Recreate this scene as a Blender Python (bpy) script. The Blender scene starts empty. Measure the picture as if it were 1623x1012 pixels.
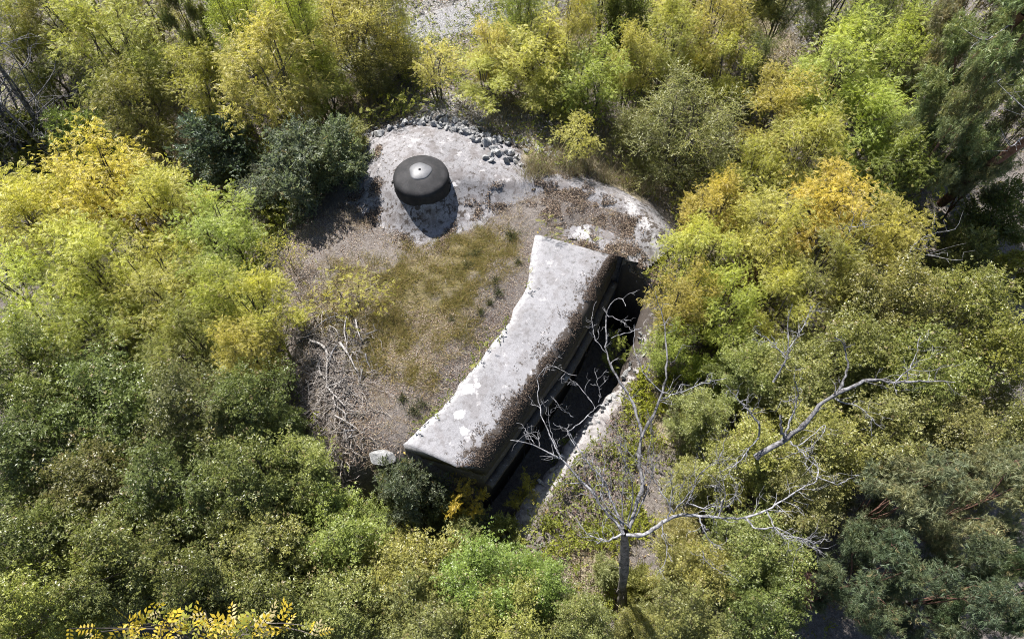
import bpy, bmesh, math, random
import numpy as np
from mathutils import Vector, Matrix
R_ = math.radians
sc = bpy.context.scene
COL = sc.collection

# ---------------------------------------------------------------- camera, light, exposure
CAM_H, PITCH, FPX = 17.5, 59.0, 1082.0
cd = bpy.data.cameras.new('camera'); cam = bpy.data.objects.new('camera', cd); COL.objects.link(cam)
cam.location = (0, 0, CAM_H); cam.rotation_euler = (R_(90 - PITCH), 0, 0)
cd.sensor_width = 36.0; cd.lens = 36.0 * FPX / 1623.0; cd.clip_end = 1000; cd.clip_start = 0.1
sc.camera = cam
SUN_ELEV, SUN_AZ = 55.0, -30.0            # azimuth from +Y towards +X
w = bpy.data.worlds.new('World'); sc.world = w; w.use_nodes = True
nt = w.node_tree; nt.nodes.clear()
sky = nt.nodes.new('ShaderNodeTexSky'); sky.sky_type = 'NISHITA'; sky.sun_disc = False
sky.sun_elevation = R_(SUN_ELEV); sky.sun_rotation = R_(SUN_AZ)
bg = nt.nodes.new('ShaderNodeBackground'); bg.inputs['Strength'].default_value = 0.06
wo = nt.nodes.new('ShaderNodeOutputWorld')
nt.links.new(sky.outputs[0], bg.inputs[0]); nt.links.new(bg.outputs[0], wo.inputs[0])
sd = bpy.data.lights.new('sun', 'SUN'); sun = bpy.data.objects.new('sun', sd); COL.objects.link(sun)
sd.energy = 5.0; sd.angle = R_(0.53); sd.color = (1.0, 0.965, 0.92)
_e, _a = R_(SUN_ELEV), R_(SUN_AZ)
_to = Vector((math.cos(_e) * math.sin(_a), math.cos(_e) * math.cos(_a), math.sin(_e)))
sun.rotation_euler = _to.to_track_quat('Z', 'Y').to_euler(); sun.location = (-10, 40, 40)
vs = sc.view_settings; vs.view_transform = 'Standard'; vs.look = 'None'; vs.gamma = 1; vs.use_curve_mapping = False
vs.exposure = 1.5
sc.cycles.max_bounces = 6; sc.cycles.transmission_bounces = 4; sc.cycles.diffuse_bounces = 4
sc.cycles.sample_clamp_indirect = 6; sc.cycles.filter_width = 1.0; sc.cycles.denoising_prefilter = 'NONE'

# ---------------------------------------------------------------- helpers
_c, _s = math.cos(R_(PITCH)), math.sin(R_(PITCH))
def P(px, py, z=0.0):
    """world point at height z that lies on the sight line through a photo pixel"""
    xc = (px - 811.5) / FPX; yc = -(py - 506.0) / FPX
    d = np.array([xc, _c + yc * _s, -_s + yc * _c]); t = (z - CAM_H) / d[2]
    return np.array([0, 0, CAM_H]) + t * d
def dist_px(p):       # metres per photo pixel at a point
    return (p[1] * _c + (CAM_H - p[2]) * _s) / FPX

def vnoise(x, y, seed=0):
    x = np.asarray(x, float); y = np.asarray(y, float)
    xi = np.floor(x).astype(np.int64); yi = np.floor(y).astype(np.int64)
    fx = x - xi; fy = y - yi; fx = fx * fx * (3 - 2 * fx); fy = fy * fy * (3 - 2 * fy)
    def h(a, b):
        n = (a * 374761393 + b * 668265263 + seed * 974711) & 0xffffffff
        n = ((n ^ (n >> 13)) * 1274126177) & 0xffffffff
        return ((n ^ (n >> 16)) & 0xffff) / 65535.0
    return (h(xi, yi) * (1 - fx) + h(xi + 1, yi) * fx) * (1 - fy) + (h(xi, yi + 1) * (1 - fx) + h(xi + 1, yi + 1) * fx) * fy
def fbm(x, y, seed=0, o=4):
    r = 0; a = .5
    for k in range(o):
        r = r + a * vnoise(x * 2 ** k, y * 2 ** k, seed + k * 17); a *= .5
    return r - .47

def fast_mesh(name, V, F, attr=None):
    """V (n,3); F (m,k) all faces alike; attr: (n,4) colour per vertex"""
    V = np.ascontiguousarray(V, np.float32); F = np.ascontiguousarray(F, np.int32)
    me = bpy.data.meshes.new(name); m, k = F.shape
    me.vertices.add(len(V)); me.vertices.foreach_set('co', V.ravel())
    me.loops.add(m * k); me.loops.foreach_set('vertex_index', F.ravel())
    me.polygons.add(m); me.polygons.foreach_set('loop_start', np.arange(0, m * k, k, dtype=np.int32))
    me.update(calc_edges=True)
    if attr is not None:
        a = me.color_attributes.new('tint', 'FLOAT_COLOR', 'POINT')
        a.data.foreach_set('color', np.ascontiguousarray(attr, np.float32).ravel())
    return me
def obj(name, me, mat=None, parent=None, smooth=False):
    o = bpy.data.objects.new(name, me); COL.objects.link(o)
    if mat is not None and len(me.materials) == 0: me.materials.append(mat)
    if parent is not None: o.parent = parent
    if smooth: me.polygons.foreach_set('use_smooth', np.ones(len(me.polygons), bool))
    return o
def tag(o, label=None, cat=None, group=None, kind=None):
    if label: o['label'] = label
    if cat: o['category'] = cat
    if group: o['group'] = group
    if kind: o['kind'] = kind
    return o
def empty(name, loc, label, cat, group=None, rz=0):
    o = bpy.data.objects.new(name, None); COL.objects.link(o)
    o.location = loc; o.rotation_euler = (0, 0, rz); o.empty_display_size = .3
    return tag(o, label, cat, group)

class Tubes:
    def __init__(s): s.V = []; s.F = []; s.n = 0
    def add(s, pts, rad, k=5):
        pts = np.asarray(pts, float); rad = np.asarray(rad, float); n = len(pts)
        tg = np.gradient(pts, axis=0); tg /= np.linalg.norm(tg, axis=1)[:, None] + 1e-9
        up = np.array([0.3, 0.2, 1.0]) if abs(tg[0][2]) < .9 else np.array([1.0, .2, 0])
        u = np.cross(tg, up); u /= np.linalg.norm(u, axis=1)[:, None] + 1e-9
        v = np.cross(tg, u)
        a = np.arange(k) * 2 * np.pi / k
        ring = pts[:, None] + rad[:, None, None] * (np.cos(a)[None, :, None] * u[:, None] + np.sin(a)[None, :, None] * v[:, None])
        s.V.append(ring.reshape(-1, 3))
        i = np.arange(n - 1)[:, None] * k; j = np.arange(k)[None]; j2 = (j + 1) % k
        f = np.stack([i + j, i + j2, i + k + j2, i + k + j], -1).reshape(-1, 4) + s.n
        s.F.append(f); s.n += n * k
    def mesh(s, name): return fast_mesh(name, np.concatenate(s.V), np.concatenate(s.F))

def curve(a, b, rng, n=5, bend=.12, sag=0.0):
    a = np.asarray(a, float); b = np.asarray(b, float); t = np.linspace(0, 1, n)[:, None]
    L = np.linalg.norm(b - a); off = rng.normal(0, bend * L, 3); off2 = rng.normal(0, bend * L * .5, 3)
    p = a * (1 - t) + b * t + off * (4 * t * (1 - t)) * .5 + off2 * np.sin(t * 2 * np.pi) * .5
    p[:, 2] += sag * L * (4 * t * (1 - t))[:, 0]
    return p

# ---------------------------------------------------------------- materials
class NB:
    def __init__(s, name):
        s.m = bpy.data.materials.new(name); s.m.use_nodes = True; s.t = s.m.node_tree; s.t.nodes.clear()
        s.out = s.n('ShaderNodeOutputMaterial')
    def n(s, typ, **kw):
        x = s.t.nodes.new(typ)
        for k, v in kw.items(): setattr(x, k, v)
        return x
    def set(s, sock, v):
        if isinstance(v, bpy.types.NodeSocket): s.t.links.new(v, sock)
        elif v is not None:
            if sock.type == 'RGBA' and len(v) == 3: v = (*v, 1)
            sock.default_value = v
    def coord(s): return s.n('ShaderNodeTexCoord').outputs['Object']
    def noise(s, scale, detail=4, rough=.55, vec=None, dist=0.0, lac=2.0):
        x = s.n('ShaderNodeTexNoise'); x.inputs['Scale'].default_value = scale; x.inputs['Detail'].default_value = detail
        x.inputs['Roughness'].default_value = rough; x.inputs['Distortion'].default_value = dist
        s.set(x.inputs['Vector'], vec if vec is not None else s.coord()); return x.outputs[0]
    def vor(s, scale, vec=None, feat='F1'):
        x = s.n('ShaderNodeTexVoronoi'); x.inputs['Scale'].default_value = scale; x.feature = feat
        s.set(x.inputs['Vector'], vec if vec is not None else s.coord()); return x.outputs[0]
    def ramp(s, fac, a, b, va=0.0, vb=1.0):
        x = s.n('ShaderNodeMapRange'); x.interpolation_type = 'SMOOTHSTEP'
        s.set(x.inputs['Value'], fac); x.inputs['From Min'].default_value = a; x.inputs['From Max'].default_value = b
        x.inputs['To Min'].default_value = va; x.inputs['To Max'].default_value = vb; return x.outputs[0]
    def mix(s, f, a, b, mode='MIX'):
        x = s.n('ShaderNodeMix', data_type='RGBA', blend_type=mode); x.clamp_factor = True
        s.set(x.inputs[0], f); s.set(x.inputs[6], a); s.set(x.inputs[7], b); return x.outputs[2]
    def math(s, op, a, b=None):
        x = s.n('ShaderNodeMath', operation=op); s.set(x.inputs[0], a)
        if b is not None: s.set(x.inputs[1], b)
        return x.outputs[0]
    def attr(s, name='tint'):
        x = s.n('ShaderNodeAttribute', attribute_name=name); sp = s.n('ShaderNodeSeparateColor'); s.t.links.new(x.outputs['Color'], sp.inputs[0])
        return x.outputs['Color'], sp.outputs[0], sp.outputs[1], sp.outputs[2]
    def bsdf(s, col, rough=.9, spec=.3, bump=None, bstr=.4, bdist=.02, metal=0.0):
        b = s.n('ShaderNodeBsdfPrincipled'); s.set(b.inputs['Base Color'], col); s.set(b.inputs['Roughness'], rough)
        s.set(b.inputs['Specular IOR Level'], spec); s.set(b.inputs['Metallic'], metal)
        if bump is not None:
            bp = s.n('ShaderNodeBump'); bp.inputs['Strength'].default_value = bstr; bp.inputs['Distance'].default_value = bdist
            s.set(bp.inputs['Height'], bump); s.t.links.new(bp.outputs[0], b.inputs['Normal'])
        return b
    def done(s, sh):
        s.t.links.new(sh.outputs[0], s.out.inputs[0]); return s.m

def mat_concrete(name, base=(.40, .375, .37), dark=(.17, .155, .15), speck=.5, moss_shade=True, patches=None):
    b = NB(name)
    n1 = b.noise(.8, 5, .6); n2 = b.noise(6, 6, .65); n3 = b.noise(38, 4, .6); v = b.vor(55)
    col = b.mix(b.ramp(n1, .35, .7), base, tuple(x * .8 for x in base))
    col = b.mix(b.math('MULTIPLY', b.ramp(n2, .5, .68), .55), col, dark)
    col = b.mix(b.math('MULTIPLY', b.ramp(n3, .52, .7), speck), col, tuple(x * .45 for x in base))
    col = b.mix(b.math('MULTIPLY', b.ramp(n3, .47, .3), .35), col, (.35, .335, .335))
    n5 = b.noise(2.3, 6, .58, dist=.6); col = b.mix(b.math('MULTIPLY', b.ramp(n5, .49, .60), speck * .75), col, (.10, .088, .085)); n6 = b.noise(7.5, 5, .62); col = b.mix(b.math('MULTIPLY', b.ramp(n6, .54, .62), speck * .7), col, (.06, .052, .048))
    n4 = b.noise(2.2, 7, .7)
    col = b.mix(b.math('MULTIPLY', b.ramp(n4, .58, .66), .7), col, (.34, .325, .325))
    if patches:      # skin flaked off to paler concrete; on the roof rim, sunlight painted in
        for (x, y, r) in patches:
            vm = b.n('ShaderNodeVectorMath', operation='DISTANCE'); b.set(vm.inputs[0], b.coord()); vm.inputs[1].default_value = (x[0], x[1], x[2])
            dd = b.math('ADD', vm.outputs['Value'], b.math('MULTIPLY', b.math('SUBTRACT', b.noise(5 if r < .19 else 9, 7, .8), .5), r * (2.6 if r < .19 else 4.5)))
            col = b.mix(b.math('MULTIPLY', b.ramp(dd, r, r * (.85 if r < .19 else .3)), .95 if r < .19 else .8), col, (.46, .445, .445) if r < .19 else (.38, .365, .365))
    if moss_shade:
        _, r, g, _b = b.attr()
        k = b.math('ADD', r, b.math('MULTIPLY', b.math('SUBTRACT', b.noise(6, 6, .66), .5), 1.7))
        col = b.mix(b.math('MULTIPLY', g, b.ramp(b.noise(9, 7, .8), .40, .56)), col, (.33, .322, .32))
        mc = b.mix(b.noise(20, 3), (.025, .02, .017), (.07, .057, .048))  # mossy browns, deepened to hold the steep shoulder's shade
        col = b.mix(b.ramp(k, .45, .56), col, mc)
    h = b.math('ADD', b.math('MULTIPLY', n2, .6), b.math('MULTIPLY', n3, .4))
    return b.done(b.bsdf(col, .88, .3, h, .6, .03))

def mat_leaf(name, trans=.48, rough=.45, spec=.4, ymul=(1.18, 1.12, .6)):
    b = NB(name)
    oi = b.n('ShaderNodeObjectInfo'); base = oi.outputs['Color']
    _, yel, bri, brn = b.attr()
    col = b.mix(yel, base, b.mix(1.0, base, (*ymul, 1), 'MULTIPLY'))
    col = b.mix(b.ramp(brn, .94, 1.0), col, (.22, .17, .08))
    vv = b.n('ShaderNodeCombineColor'); k = b.math('ADD', b.math('MULTIPLY', bri, .9), .5)
    for i in range(3): b.set(vv.inputs[i], k)
    col = b.mix(1.0, col, vv.outputs[0], 'MULTIPLY')
    p = b.bsdf(col, rough, spec)
    tr = b.n('ShaderNodeBsdfTranslucent'); b.set(tr.inputs[0], b.mix(1.0, col, (1.12, 1.2, .75, 1), 'MULTIPLY'))
    mx = b.n('ShaderNodeMixShader'); mx.inputs[0].default_value = trans
    b.t.links.new(p.outputs[0], mx.inputs[1]); b.t.links.new(tr.outputs[0], mx.inputs[2])
    return b.done(mx)
def mat_bark(name, a, c, scale=14):
    b = NB(name); n = b.noise(scale, 5, .7); col = b.mix(b.ramp(n, .35, .65), a, c)
    return b.done(b.bsdf(col, .85, .3, n, .7, .02))
def mat_tint(name, mul=1.0, rough=.9, trans=0.0):
    """colour of each small piece comes from its own vertex colour"""
    b = NB(name); c = b.attr()[0]; p = b.bsdf(c, rough, .2)
    if not trans: return b.done(p)
    tr = b.n('ShaderNodeBsdfTranslucent'); b.set(tr.inputs[0], c)
    mx = b.n('ShaderNodeMixShader'); mx.inputs[0].default_value = trans
    b.t.links.new(p.outputs[0], mx.inputs[1]); b.t.links.new(tr.outputs[0], mx.inputs[2]); return b.done(mx)

def mat_ground():
    b = NB('soil_and_litter')
    _, g, st, rock = b.attr()           # g grass amount, st straw, rock = pale stony
    n1 = b.noise(1.1, 5, .6); n2 = b.noise(9, 6, .7); n3 = b.noise(45, 4, .65); v = b.vor(40)
    col = b.mix(b.ramp(n2, .35, .68), (.10, .086, .078), (.162, .145, .133))
    col = b.mix(b.math('MULTIPLY', b.ramp(n3, .5, .7), .7), col, (.045, .034, .028))
    col = b.mix(b.math('MULTIPLY', b.ramp(n3, .46, .3), .5), col, (.27, .24, .21))
    gc = b.mix(b.ramp(n2, .3, .7), (.085, .072, .022), (.155, .125, .045))
    k = b.math('ADD', g, b.math('MULTIPLY', b.math('SUBTRACT', n1, .5), 1.0))
    col = b.mix(b.math('MULTIPLY', b.ramp(k, .35, .75), .75), col, gc)
    sc_ = b.mix(b.ramp(n2, .3, .7), (.19, .16, .10), (.28, .24, .165))
    k2 = b.math('ADD', st, b.math('MULTIPLY', b.math('SUBTRACT', n1, .5), .9))
    col = b.mix(b.math('MULTIPLY', b.ramp(k2, .4, .8), .8), col, sc_)
    rc = b.mix(b.ramp(v, .1, .5), (.30, .28, .265), (.165, .155, .15))
    k3 = b.math('ADD', rock, b.math('MULTIPLY', b.math('SUBTRACT', n1, .5), .9))
    col = b.mix(b.ramp(k3, .4, .7), col, rc)
    h = b.math('ADD', n2, b.math('MULTIPLY', n3, .5))
    return b.done(b.bsdf(col, .95, .15, h, .9, .06))

M = {}
M['ground'] = mat_ground()
M['leaf'] = mat_leaf('leaf_soft'); M['leaf_gloss'] = mat_leaf('leaf_glossy', .42, .40, .45, (1.2, 1.12, .7))
M['needle'] = mat_leaf('pine_needle', .32, .5, .4, (1.5, 1.15, .8))
M['bark'] = mat_bark('brown_bark', (.05, .042, .036), (.13, .11, .095))
M['bark_red'] = mat_bark('red_bark', (.09, .045, .032), (.20, .11, .085), 9)
M['dead'] = mat_bark('weathered_dead_wood', (.05, .048, .05), (.27, .265, .275), 10)
M['dead_dark'] = mat_bark('dark_dead_wood', (.035, .032, .033), (.19, .185, .19), 10)
M['trunk_bark'] = mat_bark('grey_brown_bark', (.05, .043, .038), (.18, .16, .145), 8); M['pale_dead'] = mat_bark('pale_dead_wood', (.12, .11, .103), (.31, .29, .275), 10); M['tint'] = mat_tint('litter'); M['blade'] = mat_tint('grass_blade', trans=.3)
M['roof'] = mat_concrete('rough_roof_concrete', (.195, .188, .194), (.075, .070, .070), .9, True, [(P(a_, c_, z_), 0, r_) for a_, c_, z_, r_ in [(1000, 334, .15, .3), (1025, 352, .05, .3), (965, 318, .3, .22), (1040, 385, -.3, .35), (600, 365, -.05, .25), (570, 345, -.05, .2), (1015, 418, -.3, .2), (925, 368, .05, .3), (880, 300, .45, .12), (720, 292, .68, .1)]])  # pale patches along the rim paint its sunlit slope into the colour
M['bank'] = mat_concrete('bank_concrete', (.255, .24, .235), (.09, .078, .072), .8)
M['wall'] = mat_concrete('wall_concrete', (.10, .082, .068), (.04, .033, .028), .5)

def mat_stone():
    b = NB('rubble_stone'); oi = b.n('ShaderNodeObjectInfo').outputs['Random']
    n = b.noise(5, 6, .7); n2 = b.noise(22, 4, .7)
    c = b.mix(b.ramp(n, .35, .65), (.18, .182, .185), (.42, .415, .405))
    c = b.mix(b.math('MULTIPLY', b.ramp(n2, .55, .68), .7), c, (.045, .045, .046))
    c = b.mix(b.math('MULTIPLY', oi, .5), c, (.09, .09, .094))
    return b.done(b.bsdf(c, .9, .25, b.math('ADD', n, n2), .6, .03))
M['stone'] = mat_stone()
def mat_steel():
    b = NB('painted_armour_steel'); n = b.noise(3, 5, .6); n2 = b.noise(26, 5, .7)
    c = b.mix(b.ramp(n, .35, .7), (.014, .014, .015), (.028, .027, .028))
    c = b.mix(b.math('MULTIPLY', b.ramp(n2, .56, .7), .45), c, (.06, .045, .036)); n4 = b.noise(1.7, 8, .75); c = b.mix(b.math('MULTIPLY', b.ramp(n4, .54, .64), .4), c, (.042, .041, .042))
    return b.done(b.bsdf(c, .75, .2, n2, .25, .01))
M['steel'] = mat_steel()
def mat_cap():
    b = NB('faded_grey_cap'); n = b.noise(5, 5, .6); n2 = b.noise(30, 4, .7)
    c = b.mix(b.ramp(n, .3, .7), (.07, .07, .074), (.105, .105, .11))
    c = b.mix(b.math('MULTIPLY', b.ramp(n2, .58, .72), .5), c, (.14, .14, .15))
    return b.done(b.bsdf(c, .5, .4, n2, .2, .01))
M['cap'] = mat_cap()
b = NB('dark_hole'); M['hole'] = b.done(b.bsdf((.01, .01, .01), .9, .1))
def mat_gravel():
    b = NB('pale_gravel'); v = b.vor(22); n = b.noise(2, 5, .6); n3 = b.noise(60, 3, .6)
    c = b.mix(b.ramp(v, .05, .5), (.33, .325, .33), (.19, .187, .19)); c = b.mix(b.math('MULTIPLY', b.ramp(n, .5, .7), .4), c, (.25, .21, .17))
    c = b.mix(b.math('MULTIPLY', b.ramp(n3, .55, .7), .5), c, (.14, .14, .14))
    return b.done(b.bsdf(c, .95, .2, v, .8, .05))
M['gravel'] = mat_gravel()

# ---------------------------------------------------------------- ground shape
class TPS:
    def __init__(s, pts, lam=0.02):
        s.p = np.array([(a[0], a[1]) for a in pts]); z = np.array([a[2] for a in pts]); n = len(z)
        d = np.linalg.norm(s.p[:, None] - s.p[None], axis=2)
        K = s.k(d) + lam * np.eye(n); Q = np.c_[np.ones(n), s.p]
        A = np.block([[K, Q], [Q.T, np.zeros((3, 3))]]); s.w = np.linalg.solve(A, np.r_[z, 0, 0, 0])
    def k(s, d): return np.where(d > 1e-9, d * d * np.log(d + 1e-9), 0)
    def __call__(s, x, y):
        x = np.asarray(x, float); sh = x.shape; q = np.stack([x.ravel(), np.asarray(y, float).ravel()], 1); out = np.empty(len(q))
        for i in range(0, len(q), 20000):
            d = np.linalg.norm(q[i:i + 20000, None] - s.p[None], axis=2)
            out[i:i + 20000] = s.k(d) @ s.w[:-3] + s.w[-3] + q[i:i + 20000] @ s.w[-2:]
        return out.reshape(sh)
# photo x, photo y, concrete height, soil height minus concrete height
ROOF = [(650, 500, 0, .2), (560, 440, 0, .2), (750, 430, .05, .2), (600, 640, -.15, .2), (700, 560, 0, .2), (520, 560, -.2, .2), (640, 430, 0, .2), (820, 480, .05, .12),
    (820, 340, .22, .05), (870, 320, .25, .06), (930, 335, .12, .08), (980, 355, 0, .06), (900, 345, .15, .08), (850, 355, .15, .12), (1000, 365, -.08, .03),
    (900, 368, .07, -.03), (925, 365, .06, -.06), (920, 376, .05, -.05), (960, 375, .0, -.07), (960, 385, .0, -.06), (1000, 380, -.08, -.06), (1030, 380, -.15, -.12), (960, 400, -.02, .0), (990, 400, -.1, .06), (1010, 415, -.25, .04), (1040, 400, -.4, -.1),
    (860, 290, .5, -.1), (900, 288, .5, -.08), (950, 306, .4, -.10), (1000, 330, .18, -.12), (1035, 358, -.02, -.15), (1050, 372, -.2, -.15),
    (905, 276, .25, .05), (960, 290, -.15, .05), (1010, 312, -.4, .05), (1055, 345, -.7, .05), (1075, 375, -.9, .05),
    (720, 291, .68, -.15), (790, 293, .6, -.15), (830, 292, .55, -.12), (725, 304, .54, -.15), (790, 303, .48, -.15), (840, 302, .44, -.08),
    (700, 250, .85, -.15), (770, 255, .72, -.15), (640, 230, .8, -.15), (690, 207, .75, -.1), (760, 228, .62, -.1), (825, 275, .5, -.1), (610, 222, .55, -.12), (740, 275, .72, -.15),
    (672, 322, .86, -.15), (622, 292, .75, -.15), (712, 300, .62, -.15), (640, 315, .78, -.15), (700, 315, .74, -.15), (660, 345, .42, -.12), (690, 360, .12, -.1), (610, 330, .22, -.12), (760, 325, .24, -.12), (735, 318, .36, -.13),
    (800, 332, .14, .0), (745, 366, .05, .0), (690, 392, .0, .02), (640, 387, -.05, .02), (590, 349, -.05, .0), (560, 327, -.1, .0), (565, 290, .2, -.1), (572, 250, .4, -.08), (600, 265, .62, -.14),
    (500, 330, -.4, .0), (480, 360, -.35, .05), (545, 345, -.1, .08), (510, 400, -.1, .12), (540, 300, -.2, .1), (545, 255, -.1, .1), (580, 215, .2, .05), (640, 196, .45, .02), (700, 192, .5, .0), (770, 210, .4, .0), (850, 240, .3, .05), (855, 265, .35, .1)]
SOIL = [(460, 390, -.25), (440, 480, -.5), (480, 640, -.5), (560, 720, -.55), (600, 700, -.25), (500, 520, -.1),
    (380, 450, -2), (350, 600, -2.6), (450, 700, -1.3), (400, 800, -2.6), (200, 300, -2.3), (100, 600, -3), (380, 330, -1.8), (0, 400, -2.8), (540, 780, -1.6), (520, 850, -2.6), (640, 810, -2.7), (640, 745, -.8), (620, 735, -.6), (672, 765, -1.3), (700, 790, -2.1),
    (700, 900, -3), (811, 1012, -3.1), (300, 950, -3.2), (0, 950, -3.3), (720, 830, -3), (800, 850, -2.6), (880, 960, -2.6),
    (1010, 620, -2.0), (960, 740, -2.25), (900, 830, -2.45), (1060, 560, -1.7), (1060, 440, -1.0), (1055, 500, -1.4), (1100, 700, -2.1), (1200, 700, -2.2), (1000, 880, -2.5), (1300, 900, -2.8), (1500, 700, -2.4), (1620, 900, -3), (1620, 500, -2), (1200, 450, -1.6), (1400, 400, -1.6), (990, 960, -2.6),
    (1100, 330, -1.3), (1060, 300, -.9), (1000, 260, -.5), (900, 260, .2), (1150, 380, -1.4), (930, 230, .1),
    (560, 200, -.2), (850, 205, .3), (700, 100, .2), (720, 30, .4), (1000, 100, .2), (1300, 50, .2), (300, 50, -1), (100, 50, -1.5), (1500, 150, -.8), (480, 270, -.8), (400, 250, -1.2), (1250, 250, -.8), (640, 170, .1)]
rp = []; gp = []
for (x, y, z, d) in ROOF:
    p = P(x, y, z); rp.append((p[0], p[1], z)); gp.append((p[0], p[1], z + d))
for (x, y, z) in SOIL:
    p = P(x, y, z); gp.append((p[0], p[1], z))
ROOF_Z = TPS(rp, .01); SOIL_Z = TPS(gp, .01)

# the passage: left wall line and right bank line, in photo pixels at their heights
ST = [((850, 371), (962, 407), (978, 412)), ((842, 410), (935, 448), (960, 446)), ((834, 460), (903, 503), (938, 496)), ((802, 515), (862, 563), (905, 552)),
      ((762, 570), (822, 615), (870, 600)), ((722, 620), (790, 658), (838, 646)), ((690, 656), (765, 692), (812, 684)), ((640, 703), (724, 740), (768, 745))]
BANK = [((988, 411), -.25), ((1010, 430), -.7), ((1022, 470), -1.25), ((1018, 520), -1.65), ((1000, 570), -1.9), ((975, 615), -2.1), ((940, 660), -2.2), ((900, 708), -2.3), ((862, 757), -2.35), ((826, 805), -2.45), ((800, 850), -2.7)]
FLOOR = -4.2
def resample(pts, n):
    pts = np.asarray(pts, float); d = np.r_[0, np.cumsum(np.linalg.norm(np.diff(pts[:, :2], axis=0), axis=1))]
    t = np.linspace(0, d[-1], n); out = np.stack([np.interp(t, d, pts[:, i]) for i in range(pts.shape[1])], 1)
    for _ in range(2): out[1:-1] = .25 * out[:-2] + .5 * out[1:-1] + .25 * out[2:]
    return out
NS = 70
_L = np.array([P(*a[0], .26) for a in ST]); _Rr = np.array([P(*a[1], .28) for a in ST]); _W = np.array([P(*a[2], -.22) for a in ST])
L3, R3, W3 = [resample(q, NS) for q in (_L, _Rr, _W)]
B3 = resample(np.array([P(*a, z) for a, z in BANK]), 60)
_tb = np.gradient(B3[:, :2], axis=0); _tb /= np.linalg.norm(_tb, axis=1)[:, None]; NBK = np.stack([-_tb[:, 1], _tb[:, 0]], 1)
if np.mean(NBK[:, 0]) < 0: NBK = -NBK
PIT = np.concatenate([W3[:, :2] - np.array([.12, -.1]), [P(735, 800, -2.9)[:2]], [P(790, 870, -2.9)[:2]], B3[::-1, :2] + np.array([.30, -.24])])
def in_poly(x, y, poly):
    x = np.asarray(x); y = np.asarray(y); r = np.zeros(x.shape, bool); n = len(poly)
    for i in range(n):
        x1, y1 = poly[i]; x2, y2 = poly[(i + 1) % n]
        c = ((y1 > y) != (y2 > y)) & (x < (x2 - x1) * (y - y1) / (y2 - y1 + 1e-12) + x1); r ^= c
    return r
def ground_z(x, y, pit=True):
    x = np.asarray(x, float); y = np.asarray(y, float)
    z = SOIL_Z(np.clip(x, -24, 24), np.clip(y, 0, 29))
    r = np.hypot(x / 1.1, y - 12); k = np.clip((r - 15) / 12, 0, 1); k = k * k * (3 - 2 * k)
    z = z * (1 - k) + (-1.6 + 1.5 * fbm(x * .06, y * .06, 5)) * k
    z = z + .16 * fbm(x * .9, y * .9, 1) + .05 * fbm(x * 4, y * 4, 2)
    if pit:
        near = (x > -1) & (x < 8) & (y > 2) & (y < 15)
        if near.any():
            q = np.stack([x[near], y[near]], 1); dd = np.linalg.norm(q[:, None] - B3[None, :, :2], axis=2); kk = dd.argmin(1); dm = dd.min(1)
            lim = B3[kk, 2] - .05 + .62 * fbm(q[:, 0] * 1.6, q[:, 1] * 1.6, 6) + np.maximum(0, dm - .25) * .45
            ex = kk / (len(B3) - 1.0); bury = np.interp(ex, [0, .3, .48, .56, .66, .72, .82, .9, 1], [.22, .26, .16, -.05, -.05, .12, .12, -.05, -.05])
            lim = lim + bury * np.clip(dm / .25, 0, 1)
            side = ((q - B3[kk, :2]) * NBK[kk]).sum(1); lim = np.where((side > -.35) & (dm < 2.5) & (kk > 0), lim, 99)
            z[near] = np.minimum(z[near], lim)
        ins = in_poly(x, y, PIT); fl = FLOOR + .7 * np.clip((6.6 - y) / 2.2, 0, 1) + .1 * fbm(x * 2, y * 2, 3)
        z = np.where(ins, np.minimum(z, fl), z)
    return z
def gz(x, y): return float(ground_z(np.array([x]), np.array([y]))[0])

def axis(lo, hi, st, far):
    a = np.arange(lo, hi, st); g = st * 1.35 ** np.arange(1, 60); g = np.cumsum(g); g = g[g < far]
    return np.r_[lo - g[::-1], a, hi - st + g]
xs = axis(-14, 16, .13, 160); ys = axis(0, 24, .13, 180)
X, Y = np.meshgrid(xs, ys); Z = ground_z(X, Y)
def blob(x, y, pts):      # soft mask from photo-pixel discs (px,py,r metres)
    m = np.zeros(np.shape(x))
    for (a, c, r) in pts:
        p = P(a, c, 0); m = np.maximum(m, np.clip(1.25 - np.hypot(x - p[0], y - p[1]) / r, 0, 1))
    return m
GRASS = [(690, 440, 1.6), (640, 480, 1.6), (745, 405, 1.4), (620, 550, 1.2), (700, 510, 1.2), (560, 470, 1.4), (660, 590, .8), (780, 400, .9)]
STRAW = [(860, 250, 1.2), (1000, 270, 1.8), (950, 240, 1.5), (560, 170, 1.5), (800, 190, 1.5), (1080, 620, 1.4), (960, 880, 1.3), (1150, 330, 1.5), (230, 170, 2), (1250, 80, 3), (1150, 20, 3), (900, 60, 2)]
ROCK = [(760, 195, 1.6), (700, 185, 1.2), (850, 210, 1.2), (700, 20, 3), (900, 0, 3), (1290, 40, 2.2)]
att = np.zeros((X.size, 4)); att[:, 3] = 1
att[:, 0] = blob(X, Y, GRASS).ravel() * .9; att[:, 1] = blob(X, Y, STRAW).ravel(); att[:, 2] = blob(X, Y, ROCK).ravel()
nx, ny = len(xs), len(ys); i = np.arange(nx - 1)[None] + nx * np.arange(ny - 1)[:, None]
F = np.stack([i, i + 1, i + nx + 1, i + nx], -1).reshape(-1, 4)
g = obj('ground', fast_mesh('ground', np.stack([X.ravel(), Y.ravel(), Z.ravel()], 1), F, att), M['ground'], None, True); g['kind'] = 'structure'

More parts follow.
